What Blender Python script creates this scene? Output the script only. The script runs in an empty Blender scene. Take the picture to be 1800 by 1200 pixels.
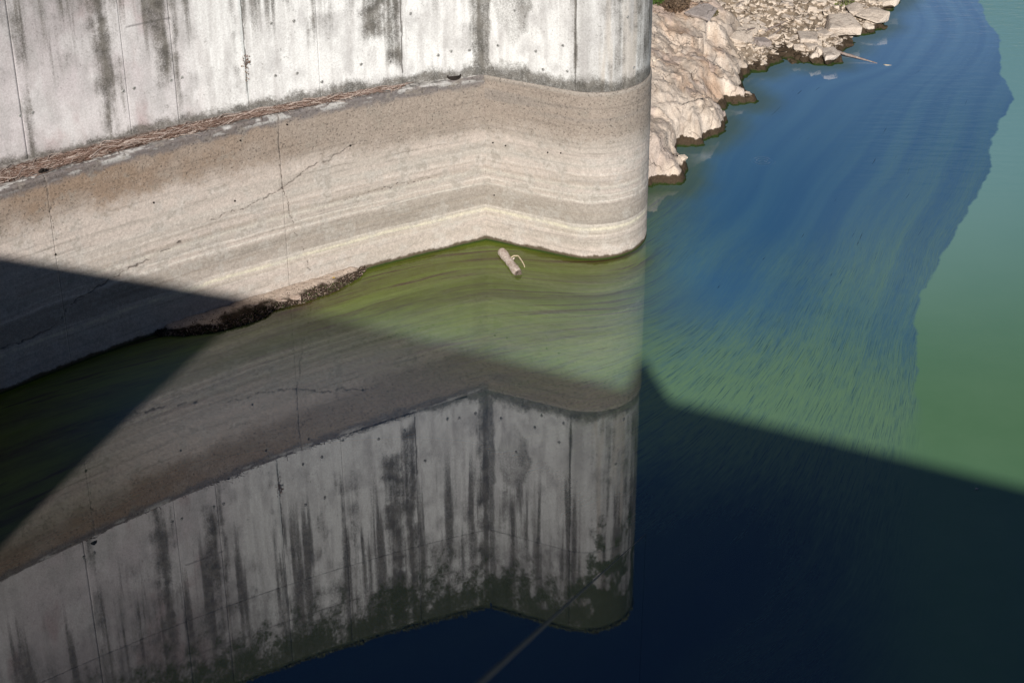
import bpy, bmesh, math, random
import numpy as np
from mathutils import Vector, Matrix

# ------------------------------------------------------------------ camera, sky, sun, exposure
S = bpy.context.scene
random.seed(7)
RNG = np.random.default_rng(11)
CAM_H, FPX = 27.5, 3500.0
PITCH, ROLL = math.radians(31.0), math.radians(0.3)
fwd = np.array([0, math.cos(PITCH), -math.sin(PITCH)])
up0 = np.array([0, math.sin(PITCH), math.cos(PITCH)])
rt0 = np.array([1.0, 0, 0])
rgt = rt0 * math.cos(ROLL) - up0 * math.sin(ROLL)
upv = rt0 * math.sin(ROLL) + up0 * math.cos(ROLL)
CAM = np.array([0, 0, CAM_H])
cd = bpy.data.cameras.new('camera')
cam = bpy.data.objects.new('camera', cd)
S.collection.objects.link(cam)
S.camera = cam
cd.lens, cd.sensor_width = 70.0, 36.0
cd.clip_start, cd.clip_end = 0.2, 3000
cd.dof.use_dof = True
cd.dof.focus_distance = 58
cd.dof.aperture_fstop = 8
M = Matrix(((rgt[0], upv[0], -fwd[0], 0), (rgt[1], upv[1], -fwd[1], 0), (rgt[2], upv[2], -fwd[2], CAM_H), (0, 0, 0, 1)))
cam.matrix_world = M

# the crest edge runs along D; its shadow falls across the water, the sun stands behind the camera
D = np.array([0.901, -0.433, 0.0])
N = np.array([0.433, 0.901, 0.0])
KS = 0.5
sun_h = -N + KS * D
to_sun = np.array([sun_h[0], sun_h[1], 0.593]); to_sun /= np.linalg.norm(to_sun)
SUN_EL = math.asin(to_sun[2])
SUN_AZ = math.atan2(to_sun[0], to_sun[1])
w = bpy.data.worlds.new('World'); S.world = w; w.use_nodes = True
nt = w.node_tree; nt.nodes.clear()
sky = nt.nodes.new('ShaderNodeTexSky'); sky.sky_type = 'NISHITA'; sky.sun_disc = False
sky.sun_elevation = SUN_EL; sky.sun_rotation = SUN_AZ
sky.air_density = 0.45; sky.dust_density = 0.05; sky.ozone_density = 3.2; sky.altitude = 1800
bg = nt.nodes.new('ShaderNodeBackground'); bg.inputs[1].default_value = 0.05
wo = nt.nodes.new('ShaderNodeOutputWorld')
tc = nt.nodes.new('ShaderNodeTexCoord')
mp = nt.nodes.new('ShaderNodeMapping'); mp.inputs['Scale'].default_value = (2.0, 2.0, 6.0); nt.links.new(tc.outputs['Generated'], mp.inputs[0])
cn = nt.nodes.new('ShaderNodeTexNoise'); cn.inputs['Scale'].default_value = 1.6; cn.inputs['Detail'].default_value = 5; cn.inputs['Distortion'].default_value = .6; nt.links.new(mp.outputs[0], cn.inputs[0])
# one soft cloud above the right-hand water, plus faint wisps all over
cdir = fwd + rgt * (1610 - 900) / FPX + upv * (600 - 395) / FPX; cdir = cdir / np.linalg.norm(cdir)
ds = nt.nodes.new('ShaderNodeVectorMath'); ds.operation = 'DISTANCE'; ds.inputs[1].default_value = (cdir[0], cdir[1], -cdir[2]); nt.links.new(tc.outputs['Generated'], ds.inputs[0])
ma = nt.nodes.new('ShaderNodeMath'); ma.operation = 'MULTIPLY_ADD'; ma.inputs[1].default_value = -.55; ma.inputs[2].default_value = .62; nt.links.new(cn.outputs[0], ma.inputs[0])
mb = nt.nodes.new('ShaderNodeMath'); mb.operation = 'MULTIPLY_ADD'; mb.inputs[1].default_value = .22; mb.inputs[2].default_value = -.08; nt.links.new(ma.outputs[0], mb.inputs[0])
ms_ = nt.nodes.new('ShaderNodeMath'); ms_.operation = 'ADD'; nt.links.new(ds.outputs['Value'], ms_.inputs[0]); nt.links.new(mb.outputs[0], ms_.inputs[1])
mr = nt.nodes.new('ShaderNodeMapRange'); mr.interpolation_type = 'SMOOTHSTEP'; mr.inputs[1].default_value = .075; mr.inputs[2].default_value = .005; mr.inputs[3].default_value = 0; mr.inputs[4].default_value = .16
nt.links.new(ms_.outputs[0], mr.inputs[0])
mw = nt.nodes.new('ShaderNodeMapRange'); mw.interpolation_type = 'SMOOTHSTEP'; mw.inputs[1].default_value = .55; mw.inputs[2].default_value = .8; mw.inputs[3].default_value = 0; mw.inputs[4].default_value = .05
nt.links.new(cn.outputs[0], mw.inputs[0])
mxx = nt.nodes.new('ShaderNodeMath'); mxx.operation = 'MAXIMUM'; nt.links.new(mr.outputs[0], mxx.inputs[0]); nt.links.new(mw.outputs[0], mxx.inputs[1])
cm = nt.nodes.new('ShaderNodeMix'); cm.data_type = 'RGBA'; nt.links.new(mxx.outputs[0], cm.inputs[0]); nt.links.new(sky.outputs[0], cm.inputs[6]); cm.inputs[7].default_value = (9.5, 11.5, 12.8, 1)
nt.links.new(cm.outputs[2], bg.inputs[0]); nt.links.new(bg.outputs[0], wo.inputs[0])
ld = bpy.data.lights.new('sun', 'SUN'); sun = bpy.data.objects.new('sun', ld); S.collection.objects.link(sun)
ld.energy = 5.0; ld.angle = math.radians(0.5); ld.color = (1.0, 0.955, 0.90)
sun.rotation_euler = Vector(tuple(-to_sun)).to_track_quat('-Z', 'Y').to_euler()
S.view_settings.view_transform = 'Standard'; S.view_settings.look = 'None'
S.view_settings.gamma = 1; S.view_settings.use_curve_mapping = False
S.view_settings.exposure = 0.0
S.render.engine = 'CYCLES'

# ------------------------------------------------------------------ helpers
def ray(px, py): return fwd + rgt * (px - 900) / FPX + upv * (600 - py) / FPX
def wat(px, py, z=0.0):
    d = ray(px, py); return CAM + d * (z - CAM_H) / d[2]
def tag(o, label=None, cat=None, group=None, kind=None):
    if label: o['label'] = label
    if cat: o['category'] = cat
    if group: o['group'] = group
    if kind: o['kind'] = kind
    return o
def link(o, parent=None):
    S.collection.objects.link(o)
    if parent is not None: o.parent = parent
    return o
def empty(name, loc, rz=0):
    o = bpy.data.objects.new(name, None); o.location = loc; o.rotation_euler = (0, 0, rz); o.empty_display_size = .3
    return link(o)
def mesh(name, verts, faces, mat, parent=None, smooth=True):
    me = bpy.data.meshes.new(name)
    verts = np.asarray(verts, dtype=np.float32)
    if isinstance(faces, np.ndarray) and faces.shape[1] in (3, 4):
        k = faces.shape[1]; nf = len(faces)
        me.vertices.add(len(verts)); me.vertices.foreach_set('co', verts.ravel())
        me.loops.add(nf * k); me.loops.foreach_set('vertex_index', faces.astype(np.int32).ravel())
        me.polygons.add(nf)
        me.polygons.foreach_set('loop_start', np.arange(0, nf * k, k, dtype=np.int32))
        me.polygons.foreach_set('loop_total', np.full(nf, k, dtype=np.int32))
        me.update(calc_edges=True)
    else:
        me.from_pydata([tuple(map(float, v)) for v in verts], [], [list(map(int, f)) for f in faces])
    me.validate()
    me.polygons.foreach_set('use_smooth', np.full(len(me.polygons), smooth))
    me.materials.append(mat)
    o = bpy.data.objects.new(name, me)
    return link(o, parent)
def vcol(o, rgb, name='Col'):
    a = o.data.color_attributes.new(name, 'FLOAT_COLOR', 'POINT')
    c = np.ones((len(rgb), 4), dtype=np.float32); c[:, :3] = rgb
    a.data.foreach_set('color', c.ravel())
def vfloat(o, name, v):
    a = o.data.attributes.new(name, 'FLOAT', 'POINT')
    a.data.foreach_set('value', np.asarray(v, dtype=np.float32).ravel())
def gridfaces(nu, nv):
    i = np.arange(nu - 1)[:, None] * nv + np.arange(nv - 1)[None, :]
    i = i.ravel()
    return np.stack([i, i + nv, i + nv + 1, i + 1], 1)
def ss(a, b, x):
    t = np.clip((x - a) / (b - a), 0, 1); return t * t * (3 - 2 * t)
_tab = RNG.random((512, 512))
def vnoise(x, y, seed=0):
    x = x + seed * 37.17; y = y + seed * 91.7
    xi = np.floor(x).astype(int); yi = np.floor(y).astype(int)
    fx = x - xi; fy = y - yi; fx = fx * fx * (3 - 2 * fx); fy = fy * fy * (3 - 2 * fy)
    g = lambda a, b: _tab[a & 511, b & 511]
    return (g(xi, yi) * (1 - fx) + g(xi + 1, yi) * fx) * (1 - fy) + (g(xi, yi + 1) * (1 - fx) + g(xi + 1, yi + 1) * fx) * fy
def fbm(x, y, seed=0, oct=4, gain=.5):
    s = 0; a = 1; t = 0
    for k in range(oct):
        s = s + a * vnoise(x * 2 ** k, y * 2 ** k, seed + k * 3); t += a; a *= gain
    return s / t
def mix(a, b, t):
    t = np.asarray(t)[..., None]; return a * (1 - t) + np.asarray(b) * t
def cell(x, y, seed=0):
    """nearest jittered cell: returns offset to its centre, a random pair per cell and border distance"""
    xi = np.floor(x).astype(int); yi = np.floor(y).astype(int)
    best = np.full(x.shape, 9.0); sec = np.full(x.shape, 9.0)
    bx = np.zeros_like(x); by = np.zeros_like(x); r1 = np.zeros_like(x); r2 = np.zeros_like(x); r3 = np.zeros_like(x)
    for i in (-1, 0, 1):
        for j in (-1, 0, 1):
            a, b = (xi + i + seed * 17), (yi + j + seed * 29)
            cx = xi + i + _tab[a & 511, b & 511]; cy = yi + j + _tab[b & 511, (a + 7) & 511]
            dx = x - cx; dy = y - cy; d = dx * dx + dy * dy
            m = d < best
            sec = np.where(m, best, np.minimum(sec, d))
            best = np.where(m, d, best)
            bx = np.where(m, dx, bx); by = np.where(m, dy, by)
            r1 = np.where(m, _tab[(a + 101) & 511, (b + 53) & 511], r1)
            r2 = np.where(m, _tab[(a + 31) & 511, (b + 203) & 511], r2)
            r3 = np.where(m, _tab[(a + 311) & 511, (b + 3) & 511], r3)
    return bx, by, r1, r2, r3, np.sqrt(sec) - np.sqrt(best)

# ------------------------------------------------------------------ materials
class NT:
    def __init__(s, name):
        s.m = bpy.data.materials.new(name); s.m.use_nodes = True
        s.t = s.m.node_tree; s.t.nodes.clear()
        s.out = s.n('ShaderNodeOutputMaterial')
    def n(s, typ, **k):
        nd = s.t.nodes.new(typ)
        for a, b in k.items(): setattr(nd, a, b)
        return nd
    def l(s, a, b):
        s.t.links.new(a, b)
    def put(s, sock, v):
        if isinstance(v, bpy.types.NodeSocket): s.l(v, sock)
        elif v is not None:
            if sock.type == 'RGBA' and len(v) == 3: v = (*v, 1)
            sock.default_value = v
    def math(s, op, a, b=None, c=None, clamp=False):
        nd = s.n('ShaderNodeMath', operation=op, use_clamp=clamp)
        for i, v in enumerate((a, b, c)):
            if v is not None: s.put(nd.inputs[i], v)
        return nd.outputs[0]
    def vec(s, x, y, z=0.0):
        nd = s.n('ShaderNodeCombineXYZ')
        for i, v in enumerate((x, y, z)): s.put(nd.inputs[i], v)
        return nd.outputs[0]
    def noise(s, vec, scale, detail=4, rough=.55, dist=0.0):
        nd = s.n('ShaderNodeTexNoise'); s.l(vec, nd.inputs['Vector'])
        nd.inputs['Scale'].default_value = scale; nd.inputs['Detail'].default_value = detail
        nd.inputs['Roughness'].default_value = rough; nd.inputs['Distortion'].default_value = dist
        return nd.outputs['Fac']
    def ramp(s, v, a, b):
        nd = s.n('ShaderNodeMapRange', interpolation_type='SMOOTHSTEP')
        s.put(nd.inputs[0], v); s.put(nd.inputs[1], a); s.put(nd.inputs[2], b)
        return nd.outputs[0]
    def mix(s, f, a, b, blend='MIX'):
        nd = s.n('ShaderNodeMix', data_type='RGBA', blend_type=blend)
        s.put(nd.inputs[0], f); s.put(nd.inputs[6], a); s.put(nd.inputs[7], b)
        return nd.outputs[2]
    def attr(s, name): 
        nd = s.n('ShaderNodeAttribute', attribute_name=name); return nd
    def bump(s, h, strength=.5, dist=.02, normal=None):
        nd = s.n('ShaderNodeBump'); nd.inputs['Strength'].default_value = strength; nd.inputs['Distance'].default_value = dist
        s.l(h, nd.inputs['Height'])
        if normal is not None: s.l(normal, nd.inputs['Normal'])
        return nd.outputs[0]
    def pos(s): return s.n('ShaderNodeNewGeometry').outputs['Position']
    def finish(s, col, rough=.85, bump=None, spec=.25):
        p = s.n('ShaderNodeBsdfPrincipled')
        s.put(p.inputs['Base Color'], col); s.put(p.inputs['Roughness'], rough)
        p.inputs['Specular IOR Level'].default_value = spec
        if bump is not None: s.l(bump, p.inputs['Normal'])
        s.l(p.outputs[0], s.out.inputs[0]); return s.m

def concrete_mat(name, speck, pit):
    m = NT(name); P = m.pos()
    c = m.attr('Col').outputs[0]
    st = m.attr('stain').outputs['Fac']
    sn = m.noise(P, 24, 6, .8)
    k = m.math('MINIMUM', m.math('MULTIPLY', st, 3.0), 1.0)
    sa = m.ramp(m.math('ADD', st, m.math('MULTIPLY', m.math('MULTIPLY', m.math('SUBTRACT', sn, .5), k), 1.5)), .12, 1.0)
    c = m.mix(m.math('MULTIPLY', sa, .93), c, m.mix(m.ramp(m.noise(P, 3.5, 4), .35, .65), (.070, .064, .054), (.15, .138, .12)))
    ms = m.attr('moss').outputs['Fac']
    ma_ = m.ramp(m.math('ADD', ms, m.math('MULTIPLY', m.math('SUBTRACT', m.noise(P, 11, 6, .8), .5), 1.4)), .35, .75)
    c = m.mix(m.math('MULTIPLY', ma_, m.math('MINIMUM', m.math('MULTIPLY', ms, 2.5), .92)), c, m.mix(m.noise(P, 16, 4), (.020, .028, .008), (.075, .090, .036)))
    n1 = m.noise(P, 22, 5, .7)
    c = m.mix(1.0, c, m.mix(m.ramp(n1, .3, .7), (.84, .83, .82), (1.1, 1.1, 1.1)), 'MULTIPLY')
    ag = m.attr('speck').outputs['Fac']
    n2 = m.noise(P, 19, 4, .75)
    dark = m.math('MULTIPLY', m.ramp(n2, .575, .635), m.math('MULTIPLY', ag, speck))
    c = m.mix(dark, c, (.06, .05, .045))
    n3 = m.noise(P, 25.3, 4, .75)
    lite = m.math('MULTIPLY', m.ramp(n3, .60, .66), m.math('MULTIPLY', ag, m.ramp(m.noise(P, 3.1, 3), .35, .7)))
    c = m.mix(m.math('MULTIPLY', lite, .6), c, (.70, .66, .60))
    n4 = m.noise(P, 60, 3, .7)
    h = m.math('ADD', m.math('MULTIPLY', n4, .4), m.math('MULTIPLY', n1, 1.0))
    h = m.math('SUBTRACT', h, dark)
    return m.finish(c, .92, m.bump(h, pit, .02), .15)
MAT_UP = concrete_mat('weathered_white_concrete', .35, .35)
MAT_LOW = concrete_mat('washed_aggregate_concrete', .8, .55)

def flat_mat(name, col, col2=None, scale=8, rough=.9, spec=.2, bumpd=.01):
    m = NT(name); P = m.pos(); n = m.noise(P, scale, 5, .65)
    oi = m.n('ShaderNodeObjectInfo').outputs['Random']
    c = m.mix(m.ramp(n, .35, .65), col, col2 or tuple(x * .6 for x in col))
    v = m.math('ADD', m.math('MULTIPLY', oi, .3), .82)
    c = m.mix(1.0, c, m.vec(v, v, v), 'MULTIPLY')
    return m.finish(c, rough, m.bump(n, .5, bumpd), spec)

def rock_mat(name, use_attr=False, tint=(.74, .64, .53), tint2=(.60, .53, .46)):
    m = NT(name); P = m.pos()
    if use_attr: c = m.attr('Col').outputs[0]
    else:
        oi = m.n('ShaderNodeObjectInfo').outputs['Random']
        c = m.mix(oi, tint, tint2)
    # strata: fine folded layers
    n0 = m.noise(P, .8, 3, .5)
    sx = m.n('ShaderNodeSeparateXYZ'); m.l(P, sx.inputs[0])
    lay = m.math('ADD', m.math('MULTIPLY', sx.outputs[2], 2.0), m.math('MULTIPLY', n0, 5.0))
    ln = m.noise(m.vec(m.math('ADD', m.math('MULTIPLY', sx.outputs[0], 1.0), m.math('MULTIPLY', sx.outputs[2], -.6)), m.math('MULTIPLY', sx.outputs[1], .45), m.math('MULTIPLY', sx.outputs[2], .6)), 2.2, 7, .62, .9)
    n1 = m.noise(P, 5.5, 8, .7)
    n2 = m.noise(P, 26, 5, .7)
    f = m.math('ADD', m.math('MULTIPLY', ln, .55), m.math('MULTIPLY', n1, .45))
    c = m.mix(1.0, c, m.mix(m.ramp(f, .36, .62), (.85, .82, .80), (1.08, 1.075, 1.07)), 'MULTIPLY')
    c = m.mix(1.0, c, m.mix(m.ramp(n2, .3, .6), (.78, .76, .74), (1.06, 1.06, 1.06)), 'MULTIPLY')
    vo = m.n('ShaderNodeTexVoronoi', feature='DISTANCE_TO_EDGE'); vo.inputs['Scale'].default_value = .9
    vm = m.n('ShaderNodeVectorMath', operation='MULTIPLY_ADD'); wn = m.n('ShaderNodeTexNoise'); wn.inputs['Scale'].default_value = 1.6; wn.inputs['Detail'].default_value = 5
    m.l(P, wn.inputs['Vector']); m.l(wn.outputs['Color'], vm.inputs[0]); vm.inputs[1].default_value = (.9, .9, .9); m.l(P, vm.inputs[2]); m.l(vm.outputs[0], vo.inputs['Vector'])
    seam = m.math('MULTIPLY', m.ramp(vo.outputs['Distance'], .022, .004), m.ramp(m.noise(P, .9, 3), .42, .55))
    crack = m.math('MAXIMUM', m.ramp(m.noise(P, 9, 4, .5, .6), .68, .72), seam)
    c = m.mix(m.math('MULTIPLY', crack, .42), c, (.13, .10, .08))
    # wet, mud-stained and algae band left at the water's edge
    zz = m.math('ADD', sx.outputs[2], m.math('MULTIPLY', m.math('SUBTRACT', m.noise(P, 5, 4), .5), .22))
    wet = m.math('SUBTRACT', 1.0, m.ramp(zz, .26, .30))
    c = m.mix(wet, c, m.mix(m.noise(P, 14, 4), (.035, .025, .015), (.10, .07, .045)))
    alg = m.math('SUBTRACT', 1.0, m.ramp(zz, .03, .10))
    c = m.mix(alg, c, (.022, .04, .007))
    h = m.math('ADD', m.math('MULTIPLY', ln, 1.2), m.math('ADD', m.math('MULTIPLY', n1, 1.3), m.math('MULTIPLY', n2, .5)))
    h = m.math('SUBTRACT', h, m.math('MULTIPLY', seam, .6))
    return m.finish(c, .9, m.bump(h, .8, .06), .2)
MAT_BANK = rock_mat('bank_rock', True)
MAT_ROCK = rock_mat('loose_rock')
MAT_GREYROCK = rock_mat('grey_slate_rock', False, (.42, .36, .33), (.40, .36, .34))
MAT_WETROCK = flat_mat('wet_brown_rock', (.10, .07, .045), (.05, .04, .02), 9)
MAT_LOG = flat_mat('bleached_wood', (.66, .58, .52), (.42, .33, .28), 12, .85)
MAT_LOGEND = flat_mat('log_end_grain', (.22, .17, .14), (.10, .08, .06), 30)
MAT_BRANCH = flat_mat('pale_branch', (.66, .56, .40), (.5, .4, .27), 30)
MAT_STICK = flat_mat('weathered_stick', (.30, .26, .23), (.2, .14, .12), 14)
MAT_DARK = flat_mat('dark_hollow', (.035, .028, .024), None, 20)
MAT_CORE = flat_mat('joint_filler', (.12, .11, .10), None, 10)
MAT_TWIG = None
def twig_mat():
    m = NT('twig_litter'); c = m.attr('Col').outputs[0]
    n = m.noise(m.pos(), 40, 3)
    c = m.mix(1.0, c, m.mix(n, (.6, .6, .6), (1.2, 1.2, 1.2)), 'MULTIPLY')
    return m.finish(c, .9, None, .15)
MAT_TWIG = twig_mat()
MAT_CABLE = flat_mat('grey_cable', (.11, .11, .105), None, 50)
MAT_DAM = flat_mat('dam_concrete', (.34, .32, .29), (.26, .25, .23), 1.2)

# ------------------------------------------------------------------ WATER
curves = [
 (0.0, [(-100,760),(300,640),(600,545),(860,480),(1000,492),(1125,478),(1200,420),(1290,325),(1350,225),(1430,145),(1560,112)]),
 (1.2, [(0,860),(400,700),(700,620),(1000,565),(1137,545),(1250,440),(1360,305),(1480,190),(1600,100),(1640,40)]),
 (3.0, [(0,1100),(500,900),(900,800),(1160,690),(1300,560),(1400,430),(1500,280),(1600,150),(1660,0)]),
 (4.6, [(500,1200),(900,1050),(1150,900),(1290,760),(1400,600),(1480,450),(1570,300),(1650,150),(1690,0)]),
 (6.2, [(900,1250),(1150,1080),(1350,900),(1430,760),(1500,600),(1560,430),(1640,290),(1700,160),(1720,0)]),
 (8.0, [(1300,1200),(1500,1000),(1560,800),(1595,600),(1650,430),(1735,265),(1775,160),(1765,0)]),
 (10.6,[(1700,1200),(1720,1000),(1740,800),(1760,600),(1800,450),(1850,300),(1870,150),(1850,0)])]
class RBF:
    def __init__(s, P, V, lam=.02):
        s.P = np.array(P, float); n = len(P)
        K = s.k(s.P, s.P) + lam * np.eye(n)
        A = np.zeros((n + 3, n + 3)); A[:n, :n] = K; A[:n, n] = 1; A[:n, n+1:n+3] = s.P; A[n, :n] = 1; A[n+1:n+3, :n] = s.P.T
        s.c = np.linalg.solve(A, np.concatenate([V, [0, 0, 0]]))
    def k(s, a, b):
        r = np.sqrt(((a[:, None] - b[None]) ** 2).sum(-1)) + 1e-9
        return r * r * np.log(r)
    def __call__(s, Q):
        out = np.empty(len(Q)); n = len(s.P)
        for i in range(0, len(Q), 20000):
            q = Q[i:i+20000]; out[i:i+20000] = s.k(q, s.P) @ s.c[:n] + s.c[n] + q @ s.c[n+1:]
        return out
pp, pv = [], []
for v, c in curves:
    for p in c: pp.append(wat(*p)[:2]); pv.append(v)
psi_f = RBF(np.array(pp), np.array(pv), .5)
gs = [(1600,100,.05),(1450,200,.08),(1300,220,.10),(1190,420,.42),(1160,480,.40),(1300,500,.2),(1250,560,.38),(1190,640,.8),(1200,690,.95),(1300,720,1.0),
      (1450,770,.95),(1560,780,.9),(1450,600,.66),(1570,600,.5),(1400,480,.42),(1550,450,.42),(1600,300,.22),(1500,330,.13),(1700,150,.1),(1250,340,.15),
      (1340,400,.12),(1180,540,.3),(1300,900,.3),(1600,1000,.4),(1200,1000,.2),(1560,900,.6),(900,1150,.1),(1650,0,.05),(1330,610,.7),(1000,640,.85),(1090,600,.8),(800,570,.75),
      (700,640,.2),(500,640,.2),(300,800,.05),(100,1000,.05),(850,740,.1),(700,900,.05),(900,480,.7),(1750,500,.5),(1750,900,.5),(1000,540,.6)]
gr_f = RBF(np.array([wat(a, b)[:2] for a, b, _ in gs]), np.array([c for *_, c in gs]), .05)  # algae amount, lowered over the near water to deepen the shade there
os_ = [(860,450,1),(700,500,1),(600,530,1),(1000,480,.95),(1100,480,.8),(1125,460,.8),(1100,580,.45),(800,580,.7),(400,620,.65),(100,720,.75),(150,850,.5),(1000,640,.35),(1180,470,.15),
       (1250,500,0),(1200,620,.05),(1400,400,0),(1400,700,0),(1600,200,0),(900,760,.0),(500,900,.0),(200,1000,.0),(300,760,.05),(600,700,.08),(1200,900,0),(1600,1000,0),(1330,250,.0),(1160,420,.3),(1200,345,.3),(1160,365,.5),(1250,262,.15),(1240,340,.0),(1300,270,0),(1600,0,0),(1700,50,0),(1500,150,0),(1790,100,0),(1790,0,0),(1600,-60,0),(1340,180,.05),(1420,130,0),(1500,-60,0),(1000,560,.7)]
ol_f = RBF(np.array([wat(a, b)[:2] for a, b, _ in os_]), np.array([c for *_, c in os_]), .05)
edge_px = [(1715,-60),(1722,0),(1732,35),(1757,62),(1760,110),(1759,128),(1781,168),(1776,188),(1752,222),(1742,252),(1738,272),(1744,284),(1735,312),(1700,372),(1663,436),
           (1648,466),(1622,508),(1610,550),(1611,640),(1606,690),(1612,720),(1600,752),(1588,800),(1570,900),(1560,1100),(1560,1300)]
edge_w = np.array([wat(*p)[:2] for p in edge_px])
def polydist(Q, poly):
    """unsigned distance and sign (right of travel direction negative)"""
    best = np.full(len(Q), 1e9); sg = np.ones(len(Q))
    for a, b in zip(poly[:-1], poly[1:]):
        ab = b - a; L = ab @ ab
        t = np.clip(((Q - a) @ ab) / L, 0, 1)
        dv = Q - (a + t[:, None] * ab)
        d = (dv ** 2).sum(1)
        cr = ab[0] * (Q[:, 1] - a[1]) - ab[1] * (Q[:, 0] - a[0])
        m = d < best - 1e-9
        best = np.where(m, d, best); sg = np.where(m, np.sign(cr), sg)
    return np.sqrt(best), sg
xs = np.concatenate([[-900, -400, -150, -60, -30], np.arange(-20, 24.01, .2), [32, 60, 150, 400, 900]])
ys = np.concatenate([[2.5, 10, 18], np.arange(24, 88.01, .2), [96, 120, 180, 400, 900]])
GX, GY = np.meshgrid(xs, ys, indexing='ij')
Q = np.stack([np.clip(GX.ravel(), -20, 24), np.clip(GY.ravel(), 26, 86)], 1)
water = mesh('water', np.stack([GX.ravel(), GY.ravel(), np.zeros(GX.size)], 1), gridfaces(len(xs), len(ys)), None)
tag(water, kind='structure')
dd, sg = polydist(Q, edge_w)
vfloat(water, 'psi', psi_f(Q)); vfloat(water, 'green', np.clip(gr_f(Q), 0, 1.1)); vfloat(water, 'olive', np.clip(ol_f(Q), 0, 1))
vfloat(water, 'edge', dd * sg)

m = NT('algae_water'); P = m.pos()
sx = m.n('ShaderNodeSeparateXYZ'); m.l(P, sx.inputs[0]); X, Y = sx.outputs[0], sx.outputs[1]
psi = m.attr('psi').outputs['Fac']; green = m.attr('green').outputs['Fac']; olive = m.attr('olive').outputs['Fac']; edge = m.attr('edge').outputs['Fac']
warp = m.math('MULTIPLY', m.math('SUBTRACT', m.noise(P, .3, 3), .5), .16)
psw = m.math('ADD', psi, warp)
tau = m.math('ADD', m.math('MULTIPLY', X, .45), m.math('MULTIPLY', Y, .85))
broad = m.noise(m.vec(m.math('MULTIPLY', psw, 1.1), m.math('MULTIPLY', tau, .05)), 1.0, 3, .5)
mid = m.noise(m.vec(m.math('MULTIPLY', psw, 5), m.math('MULTIPLY', tau, .25)), 1.0, 5, .6)
psf = m.math('ADD', psi, m.math('MULTIPLY', warp, .35))
fine = m.noise(m.vec(m.math('MULTIPLY', psf, 22), m.math('MULTIPLY', tau, 1.7)), 1.0, 4, .65)
hair = m.noise(m.vec(m.math('MULTIPLY', psf, 40), m.math('MULTIPLY', tau, .85)), 1.0, 5, .68)
g = m.math('ADD', green, m.math('MULTIPLY', m.math('SUBTRACT', broad, .5), m.math('SUBTRACT', .62, m.math('MULTIPLY', m.ramp(Y, 54, 66), .46))))
g = m.math('ADD', g, m.math('MULTIPLY', m.math('SUBTRACT', mid, .5), m.math('ADD', m.math('MULTIPLY', green, .55), .12)))
amp = m.math('ADD', m.math('MULTIPLY', green, 1.6), .10)
g = m.math('ADD', g, m.math('MULTIPLY', m.math('SUBTRACT', fine, .5), amp))
g = m.ramp(g, -.05, 1.15)
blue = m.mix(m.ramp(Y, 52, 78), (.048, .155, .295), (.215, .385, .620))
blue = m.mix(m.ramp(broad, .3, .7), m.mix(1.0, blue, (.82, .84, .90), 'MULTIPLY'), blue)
blue = m.mix(m.ramp(Y, 37, 48), (.005, .040, .085), blue)  # base colour darkened over the near water to deepen its shade
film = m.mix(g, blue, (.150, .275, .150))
dash = m.math('MULTIPLY', m.ramp(hair, .53, .64), m.math('MULTIPLY', m.ramp(green, .1, .7), .62))
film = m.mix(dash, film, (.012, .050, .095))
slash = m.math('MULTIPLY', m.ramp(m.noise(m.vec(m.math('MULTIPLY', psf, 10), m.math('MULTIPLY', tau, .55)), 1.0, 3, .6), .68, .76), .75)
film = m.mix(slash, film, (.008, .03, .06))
# thick algae by the wall
ob = m.noise(m.vec(m.math('MULTIPLY', psw, 3.2), m.math('MULTIPLY', tau, .12)), 1.0, 5, .6)
olc = m.mix(m.ramp(ob, .3, .66), (.060, .048, .016), (.108, .146, .018))
olc = m.mix(m.math('MULTIPLY', m.ramp(fine, .35, .75), .45), olc, (.13, .18, .03))
olstreak = m.ramp(m.noise(m.vec(m.math('MULTIPLY', psw, 7), m.math('MULTIPLY', tau, .3)), 1.0, 4, .6), .56, .66)
olc = m.mix(m.math('MULTIPLY', olstreak, .85), olc, (.055, .028, .018))
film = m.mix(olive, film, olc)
# open turbid water on the far right of the film's edge
en = m.math('ADD', edge, m.math('MULTIPLY', m.math('SUBTRACT', m.noise(P, 1.3, 4, .5), .5), .40))
tn = m.noise(P, .18, 2, .5)
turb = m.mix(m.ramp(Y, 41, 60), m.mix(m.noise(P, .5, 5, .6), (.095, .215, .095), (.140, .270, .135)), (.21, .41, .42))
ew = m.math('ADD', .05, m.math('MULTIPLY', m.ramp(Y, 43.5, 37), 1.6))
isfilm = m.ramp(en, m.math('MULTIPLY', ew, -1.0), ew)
# edge attribute is negative to the left of the travel direction (the film side)
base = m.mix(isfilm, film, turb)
MWATER_EDGE = isfilm
# ripples
rip = m.noise(m.vec(m.math('MULTIPLY', X, .5), m.math('MULTIPLY', Y, 1.6)), 2.0, 3, .5)
ripw = m.math('ADD', m.math('MULTIPLY', m.math('MULTIPLY', m.ramp(Y, 61, 70), m.ramp(X, 13, 16)), 3.2), m.math('MULTIPLY', m.math('MULTIPLY', m.ramp(X, 8, 15), m.ramp(Y, 48, 58)), .5))
ripw = m.math('ADD', ripw, .004)
micro = m.noise(P, 14, 2, .5)
c0 = wat(1340, 283)
rd = m.math('SQRT', m.math('ADD', m.math('POWER', m.math('SUBTRACT', X, float(c0[0])), 2.0), m.math('POWER', m.math('SUBTRACT', Y, float(c0[1])), 2.0)))
ring = m.math('MULTIPLY', m.math('SINE', m.math('MULTIPLY', rd, 52.0)), m.math('SUBTRACT', 1.0, m.ramp(rd, .05, .5)))
h = m.math('ADD', m.math('MULTIPLY', rip, ripw), m.math('MULTIPLY', micro, .002))
h = m.math('ADD', h, m.math('MULTIPLY', ring, .6))
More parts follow.
